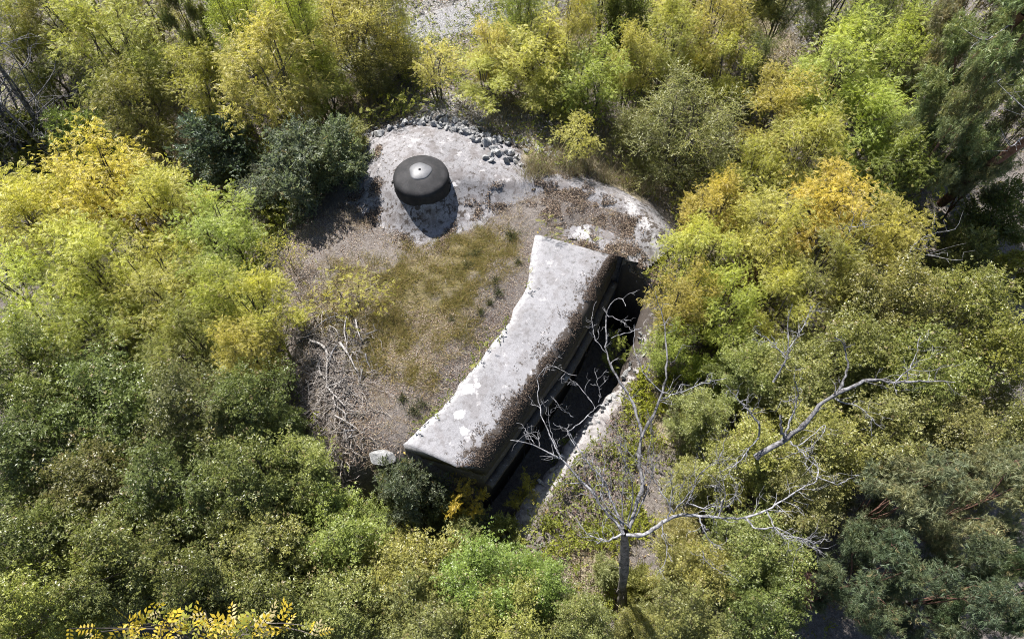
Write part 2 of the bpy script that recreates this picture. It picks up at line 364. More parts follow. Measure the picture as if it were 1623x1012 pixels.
def strip(name, px_pts, width, mat, lift=.05):
    p = resample(np.array([P(a, c, .3) for a, c in px_pts]), 50); t = np.gradient(p[:, :2], axis=0); t /= np.linalg.norm(t, axis=1)[:, None]
    nrm = np.stack([-t[:, 1], t[:, 0]], 1); V = []
    for j in range(9):
        s_ = (j / 8 - .5) * width * (1 + .25 * fbm(np.arange(50) * .3, np.full(50, j * .1), 9)); q = p[:, :2] + nrm * s_[:, None]
        V.append(np.c_[q, ground_z(q[:, 0], q[:, 1]) + lift - .1 * (abs(j - 4) == 4)])
    V = np.stack(V, 1).reshape(-1, 3); i = (np.arange(49)[:, None] * 9 + np.arange(8)[None])
    F = np.stack([i, i + 1, i + 10, i + 9], -1).reshape(-1, 4)
    o = obj(name, fast_mesh(name, V, F), mat, None, True); o['kind'] = 'structure'; return o
strip('gravel_path', [(520, 75), (640, 52), (740, 32), (860, 10), (1000, -25), (1150, -60)], 2.0, M['gravel'])

# ---------------------------------------------------------------- bunker
bunker = empty('bunker', (0, 0, 0), 'pale concrete bunker half buried in a grassy mound with a deep shaded passage', 'bunker')
def roof_h(x, y):
    z = ROOF_Z(x, y); k = np.clip((x + 2.1) / .5, 0, 1) * np.clip((2.2 - x) / .8, 0, 1); e = 15.42 + .05 * np.sin(x * 2)
    return z - .06 * k * np.clip((e - y) / .28, 0, 1) * np.clip((y - 14.1) / .9, 0, 1) + .02 * k * np.clip(1 - np.abs(y - e - .08) / .18, 0, 1)
# rough concrete roof that shows through the soil
rx = np.arange(-7.2, 6.4, .1); ry = np.arange(11.6, 19, .1); X, Y = np.meshgrid(rx, ry)
Zc = roof_h(X, Y) + .05 * fbm(X * 2.5, Y * 2.5, 21) + .025 * fbm(X * 9, Y * 9, 22); Zs = ground_z(X, Y)
poly = np.array([P(a, c, z)[:2] for a, c, z in [(470, 400, -.2), (470, 330, -.4), (545, 270, 0), (560, 215, .3), (640, 188, .5), (740, 195, .5), (830, 240, .4), (850, 275, .45), (905, 268, .3), (960, 285, 0), (1010, 305, -.4), (1065, 345, -.7), (1080, 385, -.8), (1030, 425, -.4), (985, 408, 0), (920, 385, 0), (850, 365, .1), (760, 400, 0), (650, 430, 0)]])
keep = in_poly(X, Y, poly) & (Zc > Zs - .12) & ~in_poly(X, Y, PIT)
nx = len(rx); ii = np.arange(len(rx) - 1)[None] + nx * np.arange(len(ry) - 1)[:, None]
F = np.stack([ii, ii + 1, ii + nx + 1, ii + nx], -1).reshape(-1, 4); F = F[keep.ravel()[F].all(1)]
u = np.unique(F); rem = np.zeros(X.size, int); rem[u] = np.arange(len(u)); V = np.stack([X.ravel(), Y.ravel(), Zc.ravel()], 1)[u]
dirt = np.clip(1 - (Zc - Zs).ravel()[u] / .10, 0, 1) * .85
tone = np.zeros((len(u), 4)); _u = V; tone[:, 0] = np.clip(np.maximum(dirt * .55, .30 + .40 * fbm(_u[:, 0] * 1.3, _u[:, 1] * 1.3, 66) + .09 * np.clip(15.5 - _u[:, 1], -1, 1)), 0, 1); tone[:, 3] = 1
obj('concrete_roof', fast_mesh('concrete_roof', V, rem[F], tone), M['roof'], bunker, True)

# parapet beam beside the passage: closed profile swept along the edge
rng = np.random.default_rng(3)
nrm = R3[:, :2] - L3[:, :2]; nrm /= np.linalg.norm(nrm, axis=1)[:, None]
prof = []; moss_shade_v = []
jl = .16 * fbm(np.arange(NS) * .21, np.zeros(NS), 31) + .06 * fbm(np.arange(NS) * .8, np.zeros(NS), 32); jz = .05 * fbm(np.arange(NS) * .4, np.ones(NS), 33)
Lj = L3.copy(); Lj[:, :2] += nrm * jl[:, None]
def row(p, z): return np.c_[p, z if np.ndim(z) else np.full(NS, z)]
prof.append(row(Lj[:, :2] - nrm * .03, Lj[:, 2] - .7)); moss_shade_v.append(0)
prof.append(row(Lj[:, :2] - nrm * .02, Lj[:, 2] - .05 + jz)); moss_shade_v.append(0)
for t in (.03, .12, .25, .4, .55, .7, .85, 1.0):
    q = Lj * (1 - t) + R3 * t; q[:, 2] += .04 * math.sin(math.pi * t) + .02 * fbm(q[:, 0] * 2, q[:, 1] * 2, 35) - (.02 if t == .03 else 0)
    prof.append(q); moss_shade_v.append(max(.12, (t - .3) * .58))
wob = fbm(np.arange(NS) * .25, np.full(NS, 4.), 36)
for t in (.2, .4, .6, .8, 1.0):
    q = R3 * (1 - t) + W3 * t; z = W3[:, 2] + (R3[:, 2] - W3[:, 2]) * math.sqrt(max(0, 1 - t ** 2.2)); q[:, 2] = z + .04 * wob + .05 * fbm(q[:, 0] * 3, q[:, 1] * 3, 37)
    prof.append(q); moss_shade_v.append(.42 + .5 * t)  # mossy, with the steep side's shade painted in
prof.append(row(W3[:, :2] + nrm * .02, W3[:, 2] - .45)); moss_shade_v.append(.75)
prof.append(row(W3[:, :2] - nrm * .02, W3[:, 2] - .50)); moss_shade_v.append(.6)
prof.append(row(Lj[:, :2] + nrm * .1, Lj[:, 2] - .72)); moss_shade_v.append(0)
A = np.stack(prof, 1); K = A.shape[1]
i = np.arange(NS - 1)[:, None] * K; j = np.arange(K)[None]; j2 = (j + 1) % K
F = np.stack([i + j, i + K + j, i + K + j2, i + j2], -1).reshape(-1, 4)
t4 = np.zeros((NS * K, 4)); t4[:, 0] = np.tile(moss_shade_v, NS); _wear = np.zeros(K); _wear[[0, 1, 2]] = .8; _wear[3] = .15; t4[:, 1] = np.tile(_wear, NS); t4[:, 3] = 1
flk = [(P(742, 616, .3), 0, .17), (P(728, 655, .3), 0, .14), (P(736, 682, .3), 0, .13), (P(708, 640, .3), 0, .08), (P(757, 610, .3), 0, .09)]
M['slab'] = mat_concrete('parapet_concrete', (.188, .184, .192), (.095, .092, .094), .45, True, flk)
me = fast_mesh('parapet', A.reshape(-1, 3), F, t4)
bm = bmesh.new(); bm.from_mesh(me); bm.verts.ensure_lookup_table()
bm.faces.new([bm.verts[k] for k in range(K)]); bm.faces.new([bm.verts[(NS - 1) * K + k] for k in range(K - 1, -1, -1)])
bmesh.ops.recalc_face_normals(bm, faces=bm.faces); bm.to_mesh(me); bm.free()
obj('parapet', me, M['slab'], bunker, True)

def sweep(name, cols, mat, parent, moss_shade=None, smooth=False, closed=True):
    A = np.stack(cols, 1); n, K = A.shape[:2]
    i = np.arange(n - 1)[:, None] * K; j = np.arange(K if closed else K - 1)[None]; j2 = (j + 1) % K
    F = np.stack([i + j, i + K + j, i + K + j2, i + j2], -1).reshape(-1, 4); at = np.zeros((n * K, 4)); at[:, 3] = 1
    if moss_shade is not None: at[:, 0] = np.tile(moss_shade, n) if np.ndim(moss_shade) == 1 else np.asarray(moss_shade).ravel()
    me = fast_mesh(name, A.reshape(-1, 3), F, at); bm = bmesh.new(); bm.from_mesh(me); bm.verts.ensure_lookup_table()
    if closed: bm.faces.new([bm.verts[k] for k in range(K)]); bm.faces.new([bm.verts[(n - 1) * K + k] for k in range(K - 1, -1, -1)])
    bmesh.ops.recalc_face_normals(bm, faces=bm.faces); bm.to_mesh(me); bm.free()
    return obj(name, me, mat, parent, smooth)
fz = FLOOR - .4
wz = W3[:, 2] + .22 * fbm(np.arange(NS) * .22, np.full(NS, 2.), 44) + .1 * fbm(np.arange(NS) * .9, np.full(NS, 5.), 45)
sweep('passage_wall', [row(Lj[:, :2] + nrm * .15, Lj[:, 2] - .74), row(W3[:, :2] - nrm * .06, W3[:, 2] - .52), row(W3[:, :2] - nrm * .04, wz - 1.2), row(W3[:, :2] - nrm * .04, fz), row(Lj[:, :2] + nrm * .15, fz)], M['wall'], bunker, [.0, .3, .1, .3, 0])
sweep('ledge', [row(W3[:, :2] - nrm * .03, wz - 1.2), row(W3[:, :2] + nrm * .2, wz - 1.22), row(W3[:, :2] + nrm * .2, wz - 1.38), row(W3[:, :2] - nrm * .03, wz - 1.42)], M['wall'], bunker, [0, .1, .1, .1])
# wing wall under the near end of the parapet
# sloped concrete bank on the far side of the passage
tb = np.gradient(B3[:, :2], axis=0); tb /= np.linalg.norm(tb, axis=1)[:, None]; nb = np.stack([-tb[:, 1], tb[:, 0]], 1)
NB_ = len(B3); wj = .30 * fbm(np.arange(NB_) * .35, np.zeros(NB_), 41) + .14 * fbm(np.arange(NB_) * 1.1, np.zeros(NB_), 42)
if np.mean(nb[:, 0]) < 0: nb = -nb
def rowb(d, dz): return np.c_[B3[:, :2] + nb * (d if np.ndim(d) == 0 else d[:, None]), (B3[:, 2] + dz)]
def rowf(d): return np.c_[B3[:, :2] + nb * d, np.full(NB_, fz)]
sweep('bank_wall', [rowf(-.25), rowb(-.12 + wj, -.35), rowb(wj, -.06), rowb(.12 + wj, 0), rowb(.4, .05 + .3 * wj), rowb(.65, .02), rowb(.9, -.1), rowb(1.1, -.4), rowf(1.2)], M['bank'], bunker, np.clip(np.array([.3, .3, .15, .05, .08, .15, .2, .3, 0])[None] + np.interp(np.linspace(0, 1, NB_), [0, .4, .55], [.6, .5, 0])[:, None], 0, 1), True)  # mossy tone; the extra dark at the far end is painted shade

# ---------------------------------------------------------------- armoured observation dome
def lathe(name, prof, seg, mat, parent, smooth=True, squash=None):
    a = np.arange(seg) * 2 * np.pi / seg; V = []
    for r, z in prof: V.append(np.stack([r * np.cos(a), r * np.sin(a), np.full(seg, z)], 1))
    V = np.concatenate(V); n = len(prof); i = np.arange(n - 1)[:, None] * seg; j = np.arange(seg)[None]; j2 = (j + 1) % seg
    F = np.stack([i + j, i + j2, i + seg + j2, i + seg + j], -1).reshape(-1, 4)
    return obj(name, fast_mesh(name, V, F), mat, parent, smooth)
CX, CY = P(666, 272, 1.35)[:2]; CB = .30
dome = empty('observation_dome', (CX, CY, CB), 'squat black steel armoured dome with grey cap on the concrete roof', 'observation dome')
RD = .90
pr = [(RD * .97, -.35), (RD, .1), (RD * 1.005, .5), (RD, .76), (RD * .99, .83), (RD * .965, .885), (RD * .92, .93), (RD * .84, .965), (RD * .70, 1.0), (RD * .55, 1.035), (RD * .42, 1.07), (RD * .2, 1.075), (.001, 1.076)]
lathe('shell', pr, 64, M['steel'], dome)
cap = lathe('cap', [(.365, 1.03), (.355, 1.084), (.325, 1.10), (.25, 1.128), (.15, 1.148), (.06, 1.153), (.035, 1.153), (.03, 1.09), (.001, 1.09)], 40, M['cap'], dome)
for v in cap.data.vertices:
    a = math.atan2(v.co.y, v.co.x); r = math.hypot(v.co.x, v.co.y)
    if r > .3: k = 1 + .05 * math.sin(3 * a + 1) + .035 * math.sin(5 * a); v.co.x *= k; v.co.y *= k
lathe('peephole', [(.034, 1.10), (.034, 1.156), (.028, 1.157), (.001, 1.157)], 16, M['hole'], cap)
def box_mesh(name, sx, sy, sz, bev=.01):
    bm = bmesh.new(); bmesh.ops.create_cube(bm, size=1); bmesh.ops.scale(bm, vec=(sx, sy, sz), verts=bm.verts)
    bmesh.ops.bevel(bm, geom=bm.edges[:], offset=bev, segments=2, affect='EDGES'); me = bpy.data.meshes.new(name); bm.to_mesh(me); bm.free(); return me
lug = box_mesh('lug', .09, .06, .09)
for a in (-8, 186, 95):
    o = obj('lug', lug, M['steel'], dome); o.location = (math.cos(R_(a)) * (RD + .02), math.sin(R_(a)) * (RD + .02), .66); o.rotation_euler = (0, 0, R_(a))
em = box_mesh('embrasure', .05, .24, .10)
for a in (-84, -5, 190):
    o = obj('embrasure', em, M['hole'], dome); o.location = (math.cos(R_(a)) * (RD - .012), math.sin(R_(a)) * (RD - .012), .36); o.rotation_euler = (0, 0, R_(a))

# ---------------------------------------------------------------- rubble stones behind the roof
def rock_mesh(seed, sub=2):
    rg = np.random.default_rng(seed); bm = bmesh.new(); n = 13 if sub == 2 else 26
    for k in range(n):
        d = rg.normal(0, 1, 3); d /= np.linalg.norm(d); bm.verts.new(d * rg.uniform(.72, 1.05))
    r = bmesh.ops.convex_hull(bm, input=bm.verts); bmesh.ops.delete(bm, geom=[v for v in bm.verts if not v.link_faces], context='VERTS')
    bmesh.ops.bevel(bm, geom=bm.edges[:], offset=.05, segments=1, affect='EDGES')
    bmesh.ops.recalc_face_normals(bm, faces=bm.faces); me = bpy.data.meshes.new('stone'); bm.to_mesh(me); bm.free(); me.materials.append(M['stone']); return me
rocks = [rock_mesh(50 + k) for k in range(9)]
bank = empty('stone_bank', P(700, 210, .5), 'curved bank of grey rubble stones heaped behind the concrete roof', 'stone bank'); bo = Vector(bank.location)
path_px = [(583, 213), (600, 203), (625, 198), (655, 197), (690, 200), (715, 206), (740, 214), (765, 226), (785, 238), (800, 250), (818, 264)]
pp = resample(np.array([P(a, c, .55) for a, c in path_px]), 100)
rng = np.random.default_rng(8); placed = 0
def put_rock(x, y, s, zoff=0.0):
    o = bpy.data.objects.new('stone', rocks[rng.integers(9)]); COL.objects.link(o); o.parent = bank
    z = max(gz(x, y), float(ROOF_Z(np.array([x]), np.array([y]))[0]) - .05) + s * .2 + zoff
    o.location = Vector((x, y, z)) - bo; o.rotation_euler = rng.uniform(0, 6.28, 3); o.scale = (s * rng.uniform(.8, 1.6), s * rng.uniform(.7, 1.15), s * rng.uniform(.5, .9))
for k in range(228):
    f = rng.random() ** .85; p = pp[int(f * 99)]; wdt = .18 + .22 * f
    s = rng.uniform(.05, .11) if f < .35 else rng.uniform(.07, .17)
    put_rock(p[0] + rng.normal(0, wdt * .8), p[1] + abs(rng.normal(0, wdt)) * 1.2 - .1, s, rng.uniform(0, .08))
for k in range(56):
    a = rng.random(); p = P(800 + 100 * a, 215 + 38 * a, .4); put_rock(p[0] + rng.normal(0, .15), p[1] + rng.normal(0, .18), rng.uniform(.06, .15))
for a, c, s in [(788, 243, .24), (772, 230, .22), (803, 256, .2), (752, 222, .2), (810, 240, .2), (735, 210, .2), (600, 207, .26), (617, 200, .18)]:
    p = P(a, c, .6); put_rock(p[0], p[1], s, .05)

# broken pale concrete lying along the far lip of the passage
edge = empty('rubble_edge', (B3[35][0], B3[35][1], B3[35][2]), 'line of broken pale concrete along the far lip of the passage', 'rubble'); eo = Vector(edge.location)
for k in range(70):
    q = B3[int(rng.uniform(14, 60))]; d = abs(rng.normal(0, .28)) - .03; x = q[0] + NBK[30][0] * d; y = q[1] + NBK[30][1] * d; s_ = rng.uniform(.04, .13)
    o = bpy.data.objects.new('chunk', rocks[rng.integers(9)]); COL.objects.link(o); o.parent = edge; o.location = Vector((x, y, q[2] - .01 + s_ * .12 - .12 * max(0, d))) - eo
    o.rotation_euler = rng.uniform(0, 6.28, 3); o.scale = (s_ * 1.4, s_, s_ * .7)

# ---------------------------------------------------------------- leaves, sprays and litter
def leaf_quads(items):
    """items: (base xyz, direction xyz, length, width, fold) -> (K,4,3) leaflets"""
    out = []
    for (p, d, L, W, fo) in items:
        p = np.array(p, float); d = np.array(d, float); d /= np.linalg.norm(d); up = np.array([0, 0, 1.]); sd_ = np.cross(up, d); sd_ /= np.linalg.norm(sd_) + 1e-9
        n = np.cross(d, sd_); m = p + d * L * .45
        out.append([p, m + sd_ * W / 2 + n * fo * W, p + d * L - n * .15 * L, m - sd_ * W / 2 + n * fo * W * .4])
    return np.array(out)
def pinnate(L, pairs, ll, lw, ang=62, droop=.12):
    it = []
    for k in range(pairs):
        x = L * (.22 + .70 * k / max(1, pairs - 1)); z = -droop * L * (x / L) ** 2
        for s_ in (1, -1): it.append(((x, s_ * .004, z), (math.cos(R_(ang)), s_ * math.sin(R_(ang)), -.12), ll * (1 - .25 * abs(k / pairs - .4)), lw, .12))
    it.append(((L, 0, -droop * L), (1, 0, -.25), ll * 1.1, lw, .12)); return leaf_quads(it)
def sprig(L, n, ll, lw, seed):
    r = np.random.default_rng(seed); it = []
    for k in range(n):
        x = L * (k + .5) / n; a = r.uniform(-2.4, 2.4); it.append(((x, 0, 0), (.55, math.sin(a) * .9, .25 + .5 * math.cos(a)), ll * r.uniform(.75, 1.2), lw, .15))
    return leaf_quads(it)
def needles(n, L, w_, seed):
    r = np.random.default_rng(seed); out = []
    for k in range(n):
        d = np.array([r.uniform(.1, 1), r.normal(0, .55), r.normal(0, .55)]); d /= np.linalg.norm(d); p = np.array([r.uniform(0, L * .7), 0, 0])
        s_ = np.cross(d, r.normal(0, 1, 3)); s_ /= np.linalg.norm(s_); e = p + d * L * r.uniform(.8, 1.1)
        out.append([p - s_ * w_ / 2, p + s_ * w_ / 2, e + s_ * w_ / 5, e - s_ * w_ / 5])
    return np.array(out)
TPL = {'locust': [pinnate(.19, 6, .046, .020, 66, .12), pinnate(.16, 5, .044, .020, 62, .16)],
       'ash': [pinnate(.19, 3, .088, .030, 48, .22), pinnate(.16, 2, .09, .033, 45, .2)],
       'shrub': [sprig(.22, 9, .055, .036, 1), sprig(.18, 8, .06, .04, 2)],
       'fine': [sprig(.30, 11, .042, .024, 3), sprig(.26, 10, .045, .024, 4)],
       'willow': [sprig(.36, 9, .085, .02, 5), sprig(.30, 8, .08, .02, 6)],
       'pine': [needles(16, .13, .011, 7), needles(15, .12, .011, 8)],
       'dryleaf': [leaf_quads([((0, 0, 0), (1, 0, .05), 1, .55, .25)])]}
def place(tpl, pos, dirs, scl, rng, yel=.2, roll=.5):
    """copies of a spray template, one per position -> verts, quads, tint"""
    N = len(pos); T = tpl; K = len(T); x = dirs / (np.linalg.norm(dirs, axis=1)[:, None] + 1e-9)
    up = np.tile([0, 0, 1.], (N, 1)) + rng.normal(0, roll, (N, 3)); y = np.cross(up, x); y /= np.linalg.norm(y, axis=1)[:, None] + 1e-9; z = np.cross(x, y)
    Rm = np.stack([x, y, z], -1) * scl[:, None, None]
    V = np.einsum('nij,kqj->nkqi', Rm, T) + pos[:, None, None]
    F = np.arange(N * K * 4, dtype=np.int32).reshape(-1, 4); att = np.ones((N, K, 4, 4))
    yv = yel + (.32 if yel > .12 else .16) * np.sin(pos[:, 0] * 2.1 + 1) * np.sin(pos[:, 1] * 1.9) + .22 * np.sin(pos[:, 2] * 1.7 + pos[:, 0]); att[..., 0] = np.clip(yv + rng.normal(0, .22, N), 0, 1)[:, None, None]
    att[..., 1] = np.clip(rng.normal(.5, .18, (N, 1)) + rng.normal(0, .16, (N, K)), 0, 1)[:, :, None]
    att[..., 2] = (rng.random(N)[:, None, None])
    return V.reshape(-1, 3), F, att.reshape(-1, 4)
def merge(parts):
    V = []; F = []; A = []; n = 0
    for v, f, a in parts: V.append(v); F.append(f + n); A.append(a); n += len(v)
    return np.concatenate(V), np.concatenate(F), np.concatenate(A)

def tree_proto(name, seed, leaf, H=5.0, R=2.0, stems=2, lobes=12, twigs=12, fr=22, lobe_r=.75, prof='umbrella', low=.35, scl=1.0, flat=.75, yel=.25, spread=.16, trunk_r=.07, leafmat='leaf', bark='bark', droop=.25):
    rng = np.random.default_rng(seed); tb_ = Tubes(); tops = []
    for s_ in range(stems):
        a = 2 * math.pi * (s_ + rng.random() * .6) / stems; rr = R * (.28 if stems > 1 else .06)
        top = np.array([rr * math.cos(a), rr * math.sin(a), H * rng.uniform(.78, .92)]); base = np.array([.12 * math.cos(a), .12 * math.sin(a), -.4]) if stems > 1 else np.array([0, 0, -.4])
        c = curve(base, top, rng, 8, .05); tops.append(c); tb_.add(c, np.linspace(trunk_r, trunk_r * .22, 8), 6)
    pos = []; dirs = []
    for k in range(lobes):
        u = low + (1 - low) * ((k + rng.random()) / lobes); th = k * 2.399 + rng.normal(0, .35)
        if prof == 'umbrella': pr_ = math.sin(math.pi * min(1, .18 + .80 * (u - low) / (1 - low) * .95)) ** .7 if u < .9 else .45
        elif prof == 'column': pr_ = 1.0 * (1 - .6 * ((u - low) / (1 - low)) ** 2)
        elif prof == 'cone': pr_ = 1.0 - .85 * (u - low) / (1 - low)
        else: pr_ = math.sqrt(max(.05, 1 - ((u - (low + 1) / 2) / ((1 - low) / 2 * 1.08)) ** 2))
        rad = R * pr_ * rng.uniform(.45, 1.0) * (.85)
        c = np.array([rad * math.cos(th), rad * math.sin(th), H * u * .93]); lr = lobe_r * rng.uniform(.7, 1.25)
        st = tops[rng.integers(len(tops))]; ia = min(len(st) - 1, max(1, int(len(st) * (c[2] / H) * rng.uniform(.45, .75)))); a0 = st[ia]
        cv = curve(a0, c, rng, 6, .12, .05); tb_.add(cv, np.linspace(trunk_r * .42, trunk_r * .12, 6), 5)
        for t in range(twigs):
            d = rng.normal(0, 1, 3); d /= np.linalg.norm(d); d[2] = d[2] * flat + .12
            e = c + d * lr * rng.uniform(.55, 1.15); s0 = cv[rng.integers(3, 6)]
            tw = curve(s0, e, rng, 4, .12, .04); tb_.add(tw, np.linspace(trunk_r * .11, trunk_r * .04, 4), 3)
            m = max(1, int(fr * rng.uniform(.5, 1.5))); tt = rng.uniform(.35, 1.08, m)[:, None]
            p = s0 * (1 - tt) + e * tt + rng.normal(0, spread, (m, 3)); pos.append(p)
            dd = (e - s0)[None] / (np.linalg.norm(e - s0) + 1e-6) + rng.normal(0, .9, (m, 3)); dd[:, 2] = dd[:, 2] * .6 - droop * .3; dirs.append(dd)
    pos = np.concatenate(pos); dirs = np.concatenate(dirs); ok = pos[:, 2] > .15; pos = pos[ok]; dirs = dirs[ok]
    h = len(pos) // 2; T = TPL[leaf]
    V, F, A = merge([place(T[0], pos[:h], dirs[:h], scl * rng.uniform(.75, 1.25, h), rng, yel), place(T[1], pos[h:], dirs[h:], scl * rng.uniform(.75, 1.25, len(pos) - h), rng, yel)])
    tm = tb_.mesh('trunk'); tm.materials.append(M[bark]); cm = fast_mesh('crown', V, F, A); cm.materials.append(M[leafmat])
    return dict(trunk=tm, crown=cm, H=H, R=R, n=len(F) * 2)
PR = {
 'locust': [tree_proto('l', 11, 'locust', 5, 2, 3, 14, 12, 34), tree_proto('l', 12, 'locust', 5, 2, 2, 12, 12, 38, lobe_r=.8), tree_proto('l', 13, 'locust', 5, 2, 3, 15, 11, 35, prof='ovoid', low=.2), tree_proto('l', 14, 'locust', 5, 2, 2, 10, 12, 36, lobe_r=.7, flat=.5)],
 'airy': [tree_proto('l', 15, 'locust', 5, 2, 3, 12, 9, 20, lobe_r=.8, prof='umbrella', low=.45)],
 'ash': [tree_proto('a', 21, 'ash', 5, 2, 2, 16, 14, 36, prof='ovoid', low=.15, lobe_r=.8, leafmat='leaf_gloss', yel=.08), tree_proto('a', 22, 'ash', 5, 2, 2, 15, 14, 37, prof='ovoid', low=.2, lobe_r=.75, leafmat='leaf_gloss', yel=.08), tree_proto('a', 23, 'ash', 5, 2, 3, 14, 14, 37, prof='umbrella', low=.2, lobe_r=.85, leafmat='leaf_gloss', yel=.1)],
 'shrub': [tree_proto('s', 31, 'shrub', 2.4, 1.5, 4, 16, 13, 22, prof='ovoid', low=.1, lobe_r=.5, spread=.1, trunk_r=.035, leafmat='leaf_gloss', yel=.05), tree_proto('s', 32, 'shrub', 2.4, 1.5, 4, 13, 13, 24, prof='umbrella', low=.15, lobe_r=.5, spread=.1, trunk_r=.035, yel=.1)],
 'fine': [tree_proto('f', 41, 'fine', 5, 2, 5, 18, 13, 20, prof='ovoid', low=.12, lobe_r=.75, trunk_r=.05, yel=.15), tree_proto('f', 42, 'fine', 5, 2, 4, 14, 13, 19, prof='column', low=.15, lobe_r=.6, trunk_r=.05, yel=.2)],
 'willow': [tree_proto('w', 51, 'willow', 6, 2, 4, 15, 13, 22, prof='column', low=.25, lobe_r=.8, trunk_r=.08, yel=.3, droop=-.3)],
 'pine': [tree_proto('p', 61, 'pine', 6, 2.2, 1, 16, 13, 24, prof='ovoid', low=.2, lobe_r=.7, flat=.45, spread=.12, trunk_r=.075, leafmat='needle', bark='bark_red', yel=.1, droop=-.3, scl=1.15), tree_proto('p', 62, 'pine', 6, 2.2, 1, 14, 13, 26, prof='ovoid', low=.25, lobe_r=.7, flat=.45, spread=.12, trunk_r=.075, leafmat='needle', bark='bark_red', yel=.1, droop=-.3, scl=1.15)],
 'sparse': [tree_proto('l', 16, 'locust', 2, 2, 3, 13, 8, 5, lobe_r=.6, prof='umbrella', low=.5, spread=.2, trunk_r=.03)],
 'sapling': [tree_proto('y', 71, 'locust', 2, .8, 2, 8, 7, 9, lobe_r=.35, trunk_r=.025, spread=.08), tree_proto('y', 72, 'shrub', 1.4, .7, 3, 9, 7, 10, lobe_r=.3, trunk_r=.02, spread=.07)],
}
trng = np.random.default_rng(77)
def tree(kind, px, py, rpx, h, color, label, cat='tree', group=None, var=None, name=None, sink=0.0):
    """px,py: photo pixel at the middle of the crown; rpx crown radius in photo pixels; h height in metres"""
    ps = PR[kind]; pt = ps[var if var is not None else int(trng.integers(len(ps)))]; zg = -1.5
    for _ in range(5):
        q = P(px, py, zg + .62 * h); zg = gz(q[0], q[1])
    r = rpx * dist_px(q); k = r / pt['R']; kz = h / pt['H']
    mu = sum(color) / 3; color = tuple(c * .93 + .07 * mu for c in color)
    nm = name or {'locust': 'locust_tree', 'airy': 'young_locust_tree', 'sparse': 'young_locust_tree', 'ash': 'ash_tree', 'shrub': 'shrub', 'fine': 'aspen_tree', 'willow': 'willow_tree', 'pine': 'pine_tree', 'sapling': 'sapling'}[kind]
    t = empty(nm, (q[0], q[1], zg - sink), label, cat, group, trng.uniform(0, 6.28)); t.scale = (k, k, kz)
    for part in ('trunk', 'crown'):
        o = bpy.data.objects.new(part, pt[part]); COL.objects.link(o); o.parent = t
        if part == 'crown': o.color = (*[min(.52, max(.01, 1.15 * c * trng.uniform(.9, 1.1))) for c in color], 1)
    return t
# leaf colours; DARK and DEEP also paint in the near left wood's shade
YG = (.32, .32, .07); YEL = (.385, .37, .08); GOLD = (.43, .37, .07); LIME = (.29, .288, .065); MID = (.20, .212, .055); OLIVE = (.17, .178, .055); DARK = (.13, .144, .038); DEEP = (.10, .115, .033); BLUE = (.105, .125, .082); PALE = (.22, .26, .10); PINE = (.165, .19, .09)
LOC = 'locust trees turning yellow around the bunker'; ASH = 'dark green ash trees of the near wood'; SHR = 'shrubs in the clearing'; PIN = 'pine trees at the edge of the wood'
# --- far left
tree('locust', 185, 70, 95, 5.5, YG, 'broad yellow green tree right of the dead grey tangle at far left', group=LOC)
tree('locust', 95, 20, 80, 5.5, MID, 'olive green tree behind the dead grey tangle at the top left corner', group=LOC)
tree('locust', 215, 165, 70, 4.5, MID, 'mottled olive tree between the dead tangle and the bare gap', group=LOC)
tree('locust', 20, 60, 60, 5, MID, 'green tree at the top left edge beyond the dead tangle', group=LOC)
tree('pine', 290, 25, 42, 6.5, DEEP, 'narrow very dark conifer standing at the top between yellow trees', group=PIN)
tree('willow', 375, 35, 60, 5.5, LIME, 'soft lime green tree right of the dark narrow conifer at the top', group=None)
tree('willow', 470, 30, 60, 6, YG, 'feathery lime tree left of the tall yellow willow at the top', group=None)
tree('willow', 558, 40, 90, 4.4, YG, 'tall yellow green willow with dark upright stems at the top', group=None)
tree('fine', 618, 20, 50, 4.5, MID, 'green aspen right of the tall willow and left of the gravel path', group=None)
tree('fine', 594, 122, 46, 2.0, DARK, 'dark green aspen just below the tall yellow willow', group=None)
tree('locust', 428, 110, 92, 5.2, (.35, .36, .085), 'bright yellow umbrella shaped tree with several bare stems below', group=LOC, var=0)
tree('locust', 512, 130, 55, 2.2, YG, 'pale yellow tree between the umbrella tree and the dark aspen', group=LOC)
tree('locust', 325, 130, 62, 4.2, YG, 'yellow green tree left of the bright umbrella shaped tree', group=LOC)
tree('shrub', 345, 225, 70, 2.6, BLUE, 'grey green shrub below the yellow umbrella tree, left of the darkest shrub', 'shrub', SHR)
tree('shrub', 470, 262, 80, 2.8, (.15, .175, .105), 'large dark blue green shrub just left of the steel dome', 'shrub', SHR)
tree('shrub', 535, 240, 55, 2.2, (.14, .165, .10), 'dark shrub touching the left end of the stone bank', 'shrub', SHR)
tree('shrub', 420, 300, 50, 1.8, (.13, .15, .10), 'low dark shrub between the yellow tree and the left concrete edge', 'shrub', SHR)
tree('shrub', 560, 215, 32, 1.2, PALE, 'small pale green shrub beside the pebbly end of the stone bank', 'shrub', SHR)
